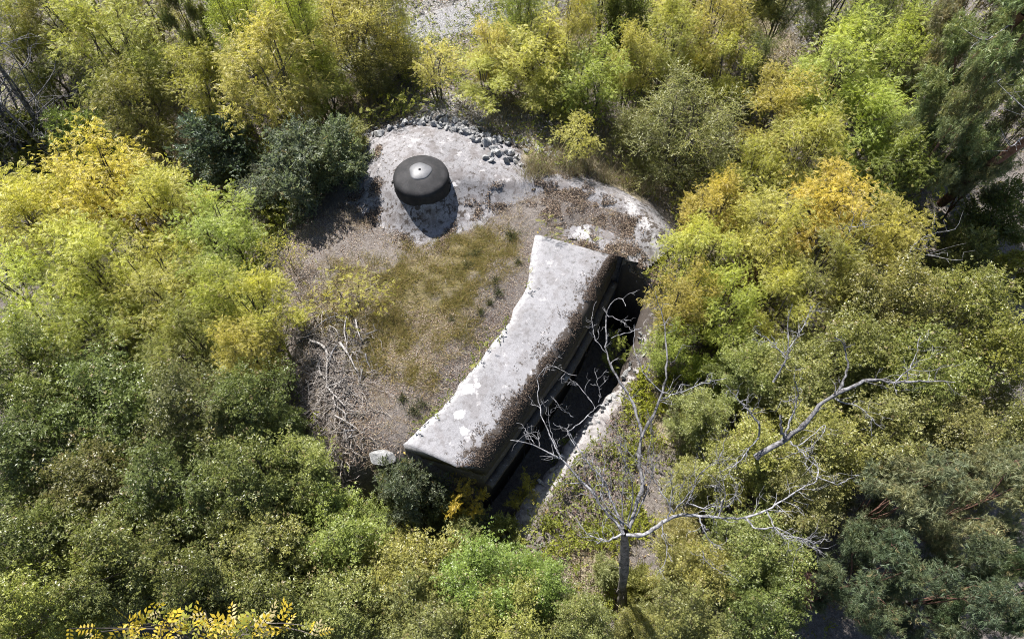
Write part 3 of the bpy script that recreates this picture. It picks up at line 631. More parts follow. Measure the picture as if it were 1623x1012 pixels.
for a in [(30, -10, 80, 4.5, MID, 'green tree at the top left corner, farthest of its row'), (130, -15, 85, 4.5, YG, 'yellow green tree on the top edge left of the dark narrow conifer'), (225, 15, 65, 4.2, MID, 'olive tree on the top edge directly left of the dark narrow conifer'), (330, -20, 60, 4.2, YG, 'pale tree on the top edge right of the dark narrow conifer'),
          (440, -25, 70, 4.5, YG, 'yellow tree on the top edge between the two lime willows'), (560, -40, 80, 5, MID, 'olive tree on the top edge behind the tall willow'), (1190, 5, 60, 3.6, YG, 'yellow tree on the top edge left of the shaded stony patch'), (1100, -20, 65, 4, YEL, 'yellow tree on the top edge above the large olive aspen'), (1250, -30, 60, 5, DEEP, 'dark tree on the top edge shading the stony patch'), (1350, -30, 70, 5, DEEP, 'dark tree on the top edge right of the stony patch'), (960, -25, 50, 3.6, YG, 'yellow tree on the top edge beside the gravel path')]:
    tree('locust', *a, group=LOC)
tree('locust', 60, 95, 75, 3.4, MID, 'olive tree seen between the stems of the tangled dead tree', group=LOC)
tree('shrub', 130, 215, 60, 2.4, OLIVE, 'dull shrub at the foot of the tangled dead tree', 'shrub', SHR)
tree('shrub', 30, 215, 60, 2.4, DARK, 'dark shrub at the foot of the dead tree cut by the left edge', 'shrub', SHR)
tree('sapling', 975, 562, 24, 3.0, LIME, 'slim lime sapling rising out of the dark passage', 'sapling', None, var=0)
# --- left
tree('locust', 160, 285, 95, 4.8, GOLD, 'golden orange tree below the dead grey tangle', group=LOC)
tree('locust', 50, 345, 95, 5, GOLD, 'golden tree at the left edge below the dead tangle', group=LOC)
tree('locust', 270, 330, 80, 4.6, YEL, 'yellow tree right of the golden orange tree', group=LOC)
tree('locust', 345, 368, 76, 4.0, YG, 'yellow green tree just left of the mound beneath the low dark shrub', group=LOC)
tree('locust', 150, 420, 95, 5, YEL, 'yellow tree with pale bare branches showing, under the golden orange one', group=LOC)
tree('locust', 40, 470, 90, 5, YEL, 'yellow tree on the left edge above the dark ash wood', group=LOC)
tree('locust', 260, 455, 85, 4.6, YG, 'green and yellow tree in the middle of the left thicket', group=LOC)
tree('locust', 355, 470, 70, 4.4, LIME, 'lime tree in the left thicket left of the brightest lime tree', group=LOC)
tree('locust', 410, 487, 74, 3.4, (0.3, 0.33, 0.044), 'brightest lime tree overhanging the left edge of the mound', group=LOC)
tree('sparse', 550, 462, 78, 1.4, (0.3, 0.3, 0.04), 'thin airy yellow sapling leaning over the dry grass of the mound', group=LOC)
tree('sparse', 450, 402, 42, 1.4, YEL, 'sparse yellow sapling at the left corner of the mound', group=LOC)
tree('locust', 150, 545, 85, 5, MID, 'olive and yellow tree where the yellow thicket meets the dark ash wood', group=LOC)
tree('locust', 300, 560, 80, 4.8, MID, 'green tree with a shaded hollow above the dark ash wood', group=LOC)
tree('locust', 388, 560, 62, 3.8, YG, 'yellow green tree left of the heap of dead branches', group=LOC)
# --- near left wood
for a in [(60, 600, 95, 5.5, DARK, 'dark ash tree at the left edge, first below the yellow thicket'), (190, 650, 95, 5, DARK, 'dark ash tree with a yellowish top in the near left wood'),
          (320, 660, 90, 4.8, DEEP, 'dark ash tree in the middle of the near left wood'), (400, 645, 70, 4.0, DARK, 'ash tree just below left of the heap of dead branches'),
          (40, 730, 100, 5.5, DEEP, 'very dark ash tree at the left edge of the photo in the near wood'), (165, 770, 100, 5, DEEP, 'shaded ash tree in the darkest part of the near left wood'),
          (290, 780, 95, 5, DEEP, 'shaded ash tree right of the darkest part of the wood'), (400, 750, 85, 4.6, DARK, 'dark ash tree halfway between dark wood and the blue green bush'),
          (478, 745, 62, 3.2, MID, 'lighter ash tree just under the lower left corner of the mound'), (60, 860, 105, 5.5, DARK, 'glossy ash tree near the lower left corner'),
          (190, 890, 100, 5, DARK, 'glossy ash tree above the golden leaved tree top'), (320, 890, 95, 5, DEEP, 'dark ash tree right above the golden leaved tree top'),
          (440, 860, 90, 4.6, MID, 'green ash tree left of the blue green bush, lower down'), (545, 850, 85, 4.2, MID, 'bright green ash tree just left below the blue green bush'),
          (60, 980, 100, 5.5, MID, 'ash tree in the bottom left corner'), (430, 970, 95, 5, DARK, 'ash tree at the bottom edge right of the golden leaved tree top'),
          (550, 960, 90, 4.8, MID, 'green ash tree at the bottom edge, lower middle left'), (650, 900, 85, 4, MID, 'green ash tree under the mouth of the passage'),
          (680, 985, 85, 4.5, OLIVE, 'olive ash tree at the bottom edge below the passage'), (760, 920, 80, 3.8, (0.17, 0.2, 0.044), 'light green ash tree in front of the passage mouth'),
          (800, 990, 80, 4.2, MID, 'green ash tree at the bottom edge in the centre'), (850, 925, 60, 3.2, (0.17, 0.2, 0.044), 'small light ash tree left of the pale bank below the passage'),
          (920, 985, 55, 3.2, OLIVE, 'small ash tree at the bottom edge left of the bare tree foot')]:
    tree('ash', *a, group=ASH)
tree('shrub', 642, 768, 60, 2.9, (.13, .15, .09), 'rounded blue green bush at the near end of the parapet', 'shrub', SHR, var=0)
tree('shrub', 700, 800, 34, 1.7, (.15, .17, .09), 'little grey green bush under the near end wall of the parapet', 'shrub', SHR)
tree('shrub', 735, 845, 48, 1.8, PALE, 'pale green bush filling the mouth of the passage', 'shrub', SHR)
tree('sapling', 800, 845, 34, 1.6, PALE, 'greyish twiggy bush at the lower end of the passage', 'shrub', SHR, var=1)
tree('sapling', 735, 795, 34, 2.2, (0.4, 0.34, 0.04), 'small yellow sapling at the left of the passage mouth', 'sapling', None, var=0)
tree('sapling', 838, 790, 36, 1.9, (0.4, 0.32, 0.04), 'small yellow bush against the pale bank at the passage mouth', 'sapling', None, var=0)
tree('sapling', 905, 720, 26, 1.3, MID, 'little green bush on the far lip of the passage', 'shrub', SHR, var=1)
# --- top middle
tree('airy', 690, 104, 52, 2.4, YEL, 'yellow tree on thin stems right behind the stone bank', group=LOC)
tree('locust', 770, 122, 60, 2.2, YG, 'yellow green tree second behind the stone bank', group=LOC)
tree('locust', 850, 78, 72, 3.2, YEL, 'wide yellow tree below the pale gravel path', group=LOC)
tree('locust', 778, 78, 42, 2.8, YEL, 'yellow tree touching the lower side of the gravel path', group=LOC)
tree('locust', 866, 145, 50, 1.8, YG, 'lime tree above the tall dry grass behind the bunker', group=LOC)
tree('locust', 940, 115, 62, 3.2, LIME, 'lime tree left of the large olive aspen', group=LOC)
tree('airy', 920, 215, 45, 2.0, YEL, 'small yellow sapling beside the right end of the stone bank', group=LOC)
tree('willow', 828, 15, 45, 4.2, MID, 'wispy green willow standing on the gravel path edge', group=None)
tree('locust', 905, 40, 52, 4.4, LIME, 'lime tree between the wispy willow and the dark shrub at the top', group=LOC)
tree('shrub', 995, 28, 45, 3, DARK, 'dark shrub at the top centre among yellow trees', 'shrub', SHR)
tree('locust', 1000, 95, 50, 3.6, YG, 'yellow green tree under the dark shrub at the top centre', group=LOC)
tree('fine', 1085, 195, 100, 4.2, (.165, .185, .055), 'large rounded olive aspen right behind the bunker', group=None, var=0)
tree('fine', 1010, 205, 50, 2.6, (.165, .18, .055), 'smaller aspen on the left flank of the large olive aspen', group=None)
tree('locust', 1065, 65, 58, 4.2, YG, 'yellow tree directly above the large olive aspen', group=LOC)
tree('locust', 1130, 40, 60, 4.4, YG, 'yellow tree at the top right of centre', group=LOC)
tree('fine', 1205, 95, 42, 3, (0.09, 0.116, 0.04), 'dark green bush in the yellow thicket at upper right', 'shrub', SHR)
tree('locust', 1150, 105, 55, 3.8, YG, 'pale yellow tree left of the dark green bush at upper right', group=LOC)
# --- right side
R4 = [(1240, 165, 75, 4, YG, 'yellow green tree right of the large olive aspen'), (1330, 110, 85, 5, (.34, .35, .08), 'large yellow tree at upper right below the shaded stony patch'),
      (1420, 100, 70, 4.8, YG, 'yellow tree left of the big pine'), (1375, 45, 60, 4.4, OLIVE, 'olive tree at the top right beside the shaded stony patch'), (1440, 30, 45, 4.6, OLIVE, 'olive tree at the top directly left of the big pine'),
      (1270, 240, 75, 4.2, YG, 'yellow green tree in the middle of the upper right thicket'), (1370, 200, 80, 4.4, YG, 'lime tree left of the pine trunk'),
      (1420, 270, 70, 4.2, MID, 'greener tree just under the leaning pine trunk'), (1190, 275, 55, 3.4, LIME, 'lime tree under the right flank of the large aspen'),
      (1310, 330, 85, 4.6, GOLD, 'golden tree in the middle of the right thicket'), (1130, 330, 55, 3.6, YEL, 'yellow tree beside the right tip of the concrete rim'),
      (1215, 370, 80, 4.4, YG, 'yellow green tree left below the golden one on the right'), (1110, 400, 65, 4, YEL, 'yellow tree right of the far end of the passage'),
      (1400, 380, 75, 4.4, YG, 'yellow green tree right below the golden one on the right'), (1300, 430, 75, 4.4, MID, 'mixed green tree above the grey dead branches'),
      (1085, 470, 55, 3.6, LIME, 'lime tree leaning over the far lip of the passage'), (1150, 485, 60, 3.8, YG, 'brownish yellow tree with a dark hollow on the right of the passage'),
      (1230, 480, 70, 4, YG, 'yellow green tree behind the upper dead branches'), (1060, 545, 40, 2.6, LIME, 'small lime tree behind the upright bare branch')]
for a in R4: tree('locust', *a, group=LOC)
G5 = [(1400, 480, 85, 4.6, (0.17, 0.178, 0.0374), 'broad leaved yellowish tree under the right pine shade'), (1510, 500, 85, 4.8, (0.153, 0.17, 0.0374), 'broad leaved tree left of the round lime bush'), (1330, 560, 85, 4.4, (0.145, 0.162, 0.034), 'broad leaved tree behind the long grey dead limb'),
      (1450, 600, 90, 4.6, (0.153, 0.162, 0.034), 'broad leaved olive tree at the tip of the long dead limb'), (1570, 580, 80, 4.8, (0.153, 0.17, 0.034), 'broad leaved tree at the right edge below the round bush'), (1250, 600, 70, 3.8, MID, 'green tree under the fork of the right dead tree'),
      (1180, 590, 55, 3.2, MID, 'small green tree left of the right dead tree'), (1290, 700, 85, 4.2, MID, 'green tree below the right dead tree'), (1400, 690, 80, 4.2, OLIVE, 'olive tree right below the right dead tree'),
      (1180, 720, 70, 3.4, MID, 'green tree between the two dead trees'), (1110, 660, 50, 2.6, MID, 'low green tree right of the upright bare stems'), (1500, 690, 75, 4.4, OLIVE, 'olive tree above the near right pines'),
      (1200, 880, 80, 3.8, OLIVE, 'olive tree under the long white horizontal limb'), (1100, 900, 65, 3.2, MID, 'green tree right of the bare trunk foot'), (1090, 985, 70, 3.6, MID, 'green tree at the bottom edge right of the bare trunk'),
      (1210, 970, 75, 3.8, DARK, 'dark green tree at the bottom edge left of the pines'), (1010, 1000, 45, 2.6, MID, 'small green tree at the bottom edge by the bare trunk'), (1600, 690, 60, 4.4, OLIVE, 'olive tree at the right edge above the pines'), (1265, 800, 70, 3.8, OLIVE, 'olive tree at the tip of the long white limb')]
for a in G5: tree('ash', *a, group='broad leaved trees of the right wood')
tree('ash', 1095, 765, 42, 2.0, MID, 'low green tree between the bare stems and the right dead tree', group='broad leaved trees of the right wood')
tree('ash', 1075, 845, 40, 1.8, MID, 'low green tree just under the start of the white limb', group='broad leaved trees of the right wood')
tree('shrub', 1012, 925, 34, 1.5, MID, 'low green bush hiding the foot of the bare trunk', 'shrub', SHR)
tree('shrub', 962, 905, 30, 1.0, PALE, 'small pale bush left of the bare trunk foot', 'shrub', SHR)
tree('shrub', 1120, 590, 40, 1.6, LIME, 'lime bush behind the tall bare stem right of the passage', 'shrub', SHR)
tree('pine', 1595, 225, 60, 6, PINE, 'pine filling the right edge just above the leaning trunk', group=PIN, var=1)
tree('shrub', 1605, 435, 42, 2.4, (0.24, 0.25, 0.04), 'rounded lime bush at the right edge', 'shrub', SHR)
tree('shrub', 1580, 340, 60, 2.6, DARK, 'dark open shrub below the leaning pine trunk at right', 'shrub', SHR)
tree('shrub', 1530, 400, 50, 2.4, OLIVE, 'olive shrub left of the rounded lime bush', 'shrub', SHR)
tree('shrub', 1180, 460, 38, 2.2, (0.12, 0.07, 0.04), 'dark reddish shrub in the hollow right of the passage', 'shrub', SHR)
tree('shrub', 1255, 930, 55, 2.0, (0.15, 0.1, 0.09), 'purplish brown shrub at the lower right', 'shrub', SHR)
tree('shrub', 1095, 640, 28, 1.0, LIME, 'small lime bush on the gravelly slope by the bare stems', 'shrub', SHR)
tree('pine', 1560, 130, 110, 8.5, PINE, 'big blue green pine in the upper right corner', group=PIN, var=0)
tree('pine', 1500, 210, 60, 7, PINE, 'pine with thin crown in front of the big corner pine', group=PIN, var=1)
tree('pine', 1530, 30, 75, 8, PINE, 'pine at the top right edge behind the big one', group=PIN, var=1)
tree('pine', 1610, 60, 60, 9, PINE, 'dark pine in the very corner at top right', group=PIN, var=0)
tree('pine', 1420, 790, 85, 5.5, PINE, 'near pine just right of the white horizontal limb', group=PIN, var=1)
tree('pine', 1540, 800, 95, 6, PINE, 'near pine at the right side under the olive trees', group=PIN, var=0)
tree('pine', 1380, 920, 90, 5.5, (0.08, 0.11, 0.048), 'near pine at the lower right beside the purplish shrub', group=PIN, var=0)
tree('pine', 1500, 940, 95, 6, (0.072, 0.1, 0.048), 'near pine in the lower right, second from the corner', group=PIN, var=1)
tree('pine', 1605, 940, 80, 6.5, (0.072, 0.1, 0.048), 'near pine in the bottom right corner', group=PIN, var=0)

# ---------------------------------------------------------------- dead trees traced limb by limb
drng = np.random.default_rng(5)
def zp(zx, zy): return 780 + zx / 1.947, 440 + zy / 1.947
def limb(parent, origin, pts, r0, r1, mat, twigs=6, tl=.5, name='branch', seedz=None):
    """pts: (photo x, photo y, z)"""
    w3 = np.array([P(a, c, z) for a, c, z in pts]); n = max(10, 4 * len(pts)); p = resample(w3, n) if len(pts) > 2 else np.array([w3[0] * (1 - t) + w3[1] * t for t in np.linspace(0, 1, 8)])
    p = p + drng.normal(0, .012, p.shape); n = len(p); tu = Tubes(); rad = np.linspace(r0, r1 * .9, n) * np.interp(r0, [0, .03, .2], [.75, .6, .72]) * (1 + .13 * drng.normal(0, 1, n)); tu.add(p - origin, rad, 7 if r0 > .03 else 5)
    for k in range(int(twigs * 1.6)):
        i0 = int(drng.uniform(.25, 1) * (n - 2)); L = tl * drng.uniform(.4, 1.2); t = p[i0 + 1] - p[i0]; t /= np.linalg.norm(t) + 1e-9
        d = t * .7 + drng.normal(0, .6, 3); d[2] += .15; d /= np.linalg.norm(d); e = p[i0] + d * L; c = curve(p[i0], e, drng, 6, .28); rr = min(rad[i0] * .6, .012)
        tu.add(c - origin, np.linspace(rr, .003, 6), 4)
        for m in range(2):
            j = drng.integers(2, 5); e2 = c[j] + (d + drng.normal(0, .6, 3)) * L * .4; tu.add(curve(c[j], e2, drng, 4, .25) - origin, np.linspace(rr * .6, .0025, 4), 3)
    return obj(name, tu.mesh(name), mat, parent, True)
def Z(pts, zs):
    q = [zp(*a) for a in pts]; zz = np.interp(np.linspace(0, 1, len(q)), np.linspace(0, 1, len(zs)), zs); return [(a, c, z) for (a, c), z in zip(q, zz)]
ob = P(985, 960, -2.2); ob[2] = gz(ob[0], ob[1])
dt = empty('dead_tree', ob, 'bare grey dead tree with a long white limb right of the passage', 'dead tree')
D = M['dead']; DD = M['dead_dark']
def dl(pts, zs, r0, r1, tw=6, tl=.45, mat=None): return limb(dt, ob, Z(pts, zs), r0, r1, mat or D, tw, tl)
fk = 2.9
fork = zp(412, 785)
trunk_pts = [(986, 962, ob[2] - .3), (987, 930, -.9), (990, 890, .9), (fork[0], fork[1], fk)]
limb(dt, ob, trunk_pts, .19, .13, M['trunk_bark'], 5, name='trunk')
dl([(408, 790), (290, 640), (215, 560), (130, 510), (55, 500)], [fk, 3.6, 4.0], .06, .012, 8)
dl([(130, 510), (95, 455), (80, 445)], [4.0, 4.1], .012, .006, 2, .25); dl([(130, 505), (100, 490), (135, 488)], [4.0, 4.1], .012, .006, 2, .2)
dl([(404, 775), (365, 680), (345, 620), (300, 580), (255, 510), (235, 470)], [fk, 3.6, 4.2], .05, .018, 6)
dl([(425, 770), (465, 640), (450, 540), (462, 480), (430, 370), (385, 310), (350, 230), (352, 130), (358, 72), (405, 58), (412, 92)], [fk, 4.0, 5.2], .075, .012, 10, .4, DD)
dl([(462, 490), (520, 380), (540, 300), (535, 130), (505, 50)], [3.8, 4.6, 5.4], .06, .012, 8, .4, DD)
dl([(528, 372), (600, 345), (690, 315), (722, 310)], [4.5, 4.9], .025, .008, 6, .35)
dl([(460, 670), (480, 560), (492, 480), (480, 400)], [3.4, 4.6], .03, .008, 4, .3, DD)
dl([(215, 560), (170, 470), (145, 400), (140, 330), (150, 282), (186, 268), (230, 295), (262, 305)], [3.9, 4.8], .028, .007, 6, .3)
dl([(235, 472), (282, 440), (320, 400), (280, 350), (235, 308)], [4.2, 4.6], .02, .007, 5, .3)
dl([(250, 430), (214, 405), (180, 363)], [4.3, 4.6], .014, .006, 3, .25); dl([(330, 385), (335, 358), (315, 278)], [4.4, 4.8], .013, .005, 4, .25)
dl([(525, 355), (470, 300), (435, 222), (440, 148)], [4.6, 5.2], .022, .007, 5, .3); dl([(355, 115), (400, 135), (432, 165)], [5, 5.2], .012, .005, 3, .2)
dl([(372, 182), (415, 170), (465, 153)], [4.9, 5.1], .012, .005, 3, .2); dl([(350, 228), (312, 188), (308, 120), (322, 72)], [4.8, 5.1], .014, .005, 4, .2)
dl([(225, 560), (205, 540), (175, 450), (172, 400)], [4.0, 4.6], .015, .006, 3, .25); dl([(255, 520), (230, 465), (185, 450)], [4.1, 4.3], .015, .006, 3, .25)
dl([(415, 795), (470, 795), (540, 745), (580, 725), (680, 740), (780, 740), (850, 720), (920, 670), (1000, 625)], [fk, 3.2, 3.7], .064, .02, 12, .5)
dl([(780, 738), (810, 775), (880, 770), (960, 812), (1020, 822), (1030, 790)], [3.4, 3.5], .032, .009, 10, .4)
dl([(850, 722), (880, 790), (930, 800), (1012, 815)], [3.5, 3.6], .026, .008, 9, .4)
dl([(640, 738), (660, 800), (712, 842)], [3.3, 3.0], .028, .008, 5, .35); dl([(645, 840), (665, 885), (716, 918)], [3.1, 2.8], .016, .006, 4, .3)
dl([(520, 752), (540, 830), (535, 880), (505, 920)], [3.1, 2.6], .024, .008, 4, .35); dl([(556, 725), (620, 650), (652, 610)], [3.3, 3.9], .03, .008, 6, .35, DD)
dl([(600, 690), (650, 712), (742, 702), (756, 650), (740, 608)], [3.4, 3.9], .024, .007, 7, .35)
dl([(1000, 625), (1010, 575), (960, 530), (918, 510)], [3.7, 3.4], .02, .008, 5, .35); dl([(1000, 612), (1060, 640), (1130, 608)], [3.7, 3.8], .018, .007, 4, .3)
dl([(405, 788), (350, 815), (290, 790), (258, 740)], [fk, 2.7], .04, .008, 6, .4); dl([(430, 775), (330, 690), (350, 560), (325, 470)], [fk, 4.2], .03, .007, 6, .4)
dl([(560, 720), (480, 590), (400, 520), (345, 440)], [3.2, 4.3], .022, .007, 7, .4)
for q_, z_ in [([(405, 775), (402, 650), (412, 560), (405, 470)], [fk, 4.4]), ([(420, 770), (440, 650), (400, 540), (380, 440)], [fk, 4.6]), ([(398, 775), (335, 700), (290, 620), (280, 540)], [fk, 4.1]), ([(430, 760), (490, 640), (500, 520), (490, 440)], [fk, 4.5]), ([(600, 700), (640, 600), (700, 560), (730, 480)], [3.4, 4.2]), ([(700, 735), (720, 660), (700, 580)], [3.5, 4.0]), ([(540, 745), (560, 660), (545, 600)], [3.3, 4.0])]:
    dl(q_, z_, .03, .007, 8, .45, DD)
ob2 = P(1200, 722, -1.9); ob2[2] = gz(ob2[0], ob2[1])
dt2 = empty('dead_tree', ob2, 'grey dead tree with one long limb reaching right over green crowns', 'dead tree')
def dl2(pts, zs, r0, r1, tw=6, tl=.45, mat=None, name='branch'): return limb(dt2, ob2, Z(pts, zs), r0 * 1.3, r1 * 1.2, mat or D, tw, tl, name)
limb(dt2, ob2, [(1200, 722, ob2[2] - .3), (*zp(815, 552), 1.9)], .11, .085, DD, 0, name='trunk')
dl2([(812, 552), (900, 500), (960, 460), (1010, 390), (1070, 355), (1170, 310), (1240, 325), (1330, 318), (1430, 322)], [1.9, 3.4, 4.2], .085, .015, 12, .5, DD)
dl2([(1066, 357), (1100, 280), (1085, 200), (1060, 185)], [3.2, 4.2], .04, .022, 2, .3, DD); dl2([(905, 500), (892, 470), (888, 425)], [2.4, 3.0], .05, .03, 0, .3, DD)
dl2([(900, 495), (935, 400), (945, 350), (930, 300)], [2.4, 3.6], .035, .01, 7, .45); dl2([(870, 322), (915, 240), (912, 130), (925, 80)], [3.2, 4.4], .04, .01, 7, .45, DD)
dl2([(914, 222), (960, 150), (992, 78)], [3.9, 4.6], .022, .006, 8, .4); dl2([(1060, 375), (1140, 400), (1205, 466)], [3.1, 3.4], .022, .007, 6, .4)
dl2([(822, 490), (755, 575), (700, 600)], [2.2, 2.0], .03, .01, 5, .4); dl2([(822, 490), (832, 450), (780, 400), (720, 330)], [2.3, 3.6], .03, .008, 8, .45)
dl2([(1240, 325), (1300, 270), (1320, 180)], [4.2, 4.6], .02, .006, 7, .5); dl2([(920, 505), (990, 570), (1030, 600)], [2.5, 2.6], .022, .008, 4, .4)
dl2([(905, 240), (850, 190), (800, 160)], [3.9, 4.3], .02, .006, 6, .4); dl2([(945, 520), (1040, 440), (1000, 520), (880, 560)], [2.6, 2.8], .014, .006, 6, .4)

def bare_tree(px, py, h, r, stems, label, seed, mat, z0=None, lean=(0, 0), group=None, name='dead_tree'):
    rg = np.random.default_rng(seed); q = P(px, py, -1.5); q[2] = gz(q[0], q[1]); q = P(px, py, q[2]); root = empty(name, q, label, 'dead tree', group)
    for s_ in range(stems):
        tu = Tubes(); a = rg.uniform(0, 6.28); top = np.array([r * math.cos(a) * rg.uniform(.3, 1) + lean[0], r * math.sin(a) * rg.uniform(.3, 1) + lean[1], h * rg.uniform(.7, 1)])
        c = curve(np.array([.15 * math.cos(a), .15 * math.sin(a), -.3]), top, rg, 12, .1); r0 = (.05 + .05 * rg.random()) * (1.3 if stems > 7 else 1); tu.add(c, np.linspace(r0, .012, 12), 6)
        for k in range(9):
            i0 = rg.integers(4, 12); L = h * rg.uniform(.12, .32); d = rg.normal(0, 1, 3); d[2] = abs(d[2]) * .6; d /= np.linalg.norm(d); b1 = curve(c[i0], c[i0] + d * L, rg, 7, .25); tu.add(b1, np.linspace(r0 * .3, .006, 7), 4)
            for m in range(5):
                j = rg.integers(2, 7); d2 = d + rg.normal(0, .7, 3); tu.add(curve(b1[j], b1[j] + d2 * L * .4, rg, 5, .3), np.linspace(.008, .003, 5), 3)
        obj('trunk' if s_ == 0 else 'branch', tu.mesh('branch'), mat, root, True)
    return root
bare_tree(70, 275, 5.5, 1.7, 12, 'tangled dead tree with dark grey stems at far left', 91, DD, lean=(0, .4))
bare_tree(20, 255, 5.2, 1.7, 11, 'second dead grey tree cut by the left edge', 92, DD)
bare_tree(140, 480, 4.6, 1.6, 3, 'pale bare branches poking through the yellow trees at left', 93, D)
bare_tree(1560, 870, 5.2, 1.5, 4, 'white dead twigs showing among the near pines at lower right', 94, D)
bare_tree(1330, 460, 4.0, 1.2, 3, 'thin grey dead tree above the broad leaved trees at right', 95, D)
bare_tree(1120, 770, 2.2, 1.0, 4, 'low bare grey bush under the long white limb', 96, D)
bare_tree(1290, 52, .9, 1.2, 6, 'pile of grey dead brushwood in the shaded stony patch at the top', 97, D, name='brushwood_pile')

# leaning pine trunks at the right edge
def pine_trunk(pts, r0, r1, label):
    w3 = np.array([P(*a) for a in pts]); o0 = w3[0].copy(); rt = empty('leaning_pine', o0, label, 'tree', 'leaning pine trunks'); p = resample(w3, 14) - o0
    tu = Tubes(); tu.add(p, np.linspace(r0, r1, 14), 9); obj('trunk', tu.mesh('trunk'), M['bark_red'], rt, True)
    for k in range(9):
        i0 = int(drng.integers(3, 14)); d = drng.normal(0, 1, 3); d[2] = d[2] * .4 + .1; d /= np.linalg.norm(d); tu = Tubes(); c = curve(p[i0], p[i0] + d * drng.uniform(.8, 2), drng, 7, .2); tu.add(c, np.linspace(.03, .006, 7), 4)
        for m in range(4): j = drng.integers(2, 7); tu.add(curve(c[j], c[j] + (d + drng.normal(0, .6, 3)) * .5, drng, 5, .3), np.linspace(.009, .003, 5), 3)
        obj('branch', tu.mesh('branch'), D, rt, True)
pine_trunk([(1492, 322, -1.1), (1560, 268, 1.6), (1625, 222, 3.6), (1700, 165, 5.5)], .16, .12, 'dark pine trunk leaning out of the right edge')
pine_trunk([(1470, 175, .2), (1535, 105, 3.0), (1580, 62, 4.6), (1625, 20, 6.0)], .17, .11, 'reddish pine trunk leaning through the big corner pine')

# ---------------------------------------------------------------- heap of dead branches on the mound
def zq(x, y): return 470 + x / 4.218, 480 + y / 4.218
heap = [([(90, 250), (150, 265), (195, 295), (214, 340), (200, 430), (200, 520), (205, 555)], .05, 'pale hooked branch, longest in the heap on the mound'),
        ([(200, 555), (250, 610), (325, 690)], .04, 'straight pale branch running down from the long hooked one'),
        ([(290, 265), (330, 320), (365, 370), (390, 440), (412, 460)], .042, 'curved branch at the right side of the heap'),
        ([(335, 90), (318, 160), (322, 220), (338, 270), (330, 320)], .032, 'upright pale branch at the top of the heap'),
        ([(150, 410), (155, 460), (190, 510)], .03, 'short bowed branch left of the long hooked one'),
        ([(270, 280), (235, 330), (215, 420)], .03, 'dark sided branch leaning against the long hooked one'),
        ([(240, 630), (260, 690), (330, 730), (330, 790)], .03, 'forked stick below the straight pale branch'),
        ([(255, 750), (340, 795), (405, 838)], .026, 'thin straight stick at the lower end of the heap'),
        ([(330, 855), (405, 845)], .035, 'short dark log at the lower end of the heap'),
        ([(5, 265), (60, 235), (130, 165), (200, 100), (260, 85), (330, 85)], .03, 'long dark branch arching out of the lime tree'),
        ([(395, 110), (405, 170), (430, 245)], .035, 'short thick stub standing above the heap'),
        ([(460, 210), (540, 180)], .025, 'pale stick lying apart at the right of the heap'),
        ([(460, 335), (470, 385), (492, 430)], .025, 'dark bent stick right of the heap'),
        ([(440, 440), (425, 520)], .02, 'small pale stick right of the curved branch'),
        ([(215, 555), (290, 530), (340, 480)], .022, 'thin stick crossing the middle of the heap'),
        ([(60, 510), (80, 560), (85, 620)], .022, 'thin stick at the left side of the heap'),
        ([(215, 150), (260, 170), (290, 230)], .02, 'thin curved stick at the top left of the heap'),
        ([(320, 840), (335, 900), (338, 960)], .02, 'thin stick pointing down at the bottom of the heap'),
        ([(130, 440), (150, 390), (180, 345)], .024, 'dark stick at the upper left of the heap'),
        ([(110, 730), (165, 770)], .02, 'little pale stick under the left side of the heap'),
        ([(340, 715), (420, 725)], .018, 'little stick level with the forked one')]
for pts, r, lab in heap:
    w3 = []
    for (x, y) in pts:
        a, c = zq(x, y); z = 0
        for _ in range(4): q = P(a, c, z); z = gz(q[0], q[1]) + .05 + r + .10 * drng.random()
        w3.append(P(a, c, z))
    w3 = np.array(w3); p = resample(w3, 12) if len(w3) > 2 else np.array([w3[0] * (1 - t) + w3[1] * t for t in np.linspace(0, 1, 8)]); o0 = p[0].copy()
    tu = Tubes(); tu.add(p - o0, .95 * np.linspace(r, r * .4, len(p)) * (1 + .12 * drng.normal(0, 1, len(p))), 6)
    for k in range(3):
        i0 = drng.integers(2, len(p) - 1); d = drng.normal(0, 1, 3); d[2] = abs(d[2]) * .3; d /= np.linalg.norm(d); tu.add(curve(p[i0], p[i0] + d * drng.uniform(.15, .4), drng, 5, .25) - o0, np.linspace(r * .35, .004, 5), 4)
    o = obj('fallen_branch', tu.mesh('fallen_branch'), DD if 'dark' in lab else M['pale_dead'], None, True); o.location = o0; tag(o, lab, 'branch', 'dead branches heaped on the mound')
# ---------------------------------------------------------------- stuff: twigs, dry grass, litter, undergrowth
tu = Tubes()
for k in range(1100):
    a, c = (drng.normal(525, 32), drng.normal(600, 62)) if k < 850 else (drng.normal(600, 95), drng.normal(560, 110))
    q = P(a, c, -.1); 
    if in_poly(np.array([q[0]]), np.array([q[1]]), np.r_[L3[:, :2], W3[::-1, :2]])[0]: continue
    q[2] = gz(q[0], q[1]) + .03; d = drng.normal(0, 1, 3); d[2] = abs(d[2]) * (.35 if k < 850 else .08); d /= np.linalg.norm(d); L = drng.uniform(.12, .75) if k < 850 else drng.uniform(.05, .25)
    tu.add(curve(q, q + d * L, drng, 4, .25), np.linspace(drng.uniform(.007, .02) if k < 850 else .005, .003, 4), 3)
tag(obj('twig_litter', tu.mesh('twig_litter'), mat_bark('brown_twig', (.11, .095, .083), (.28, .255, .235), 12)), kind='stuff')

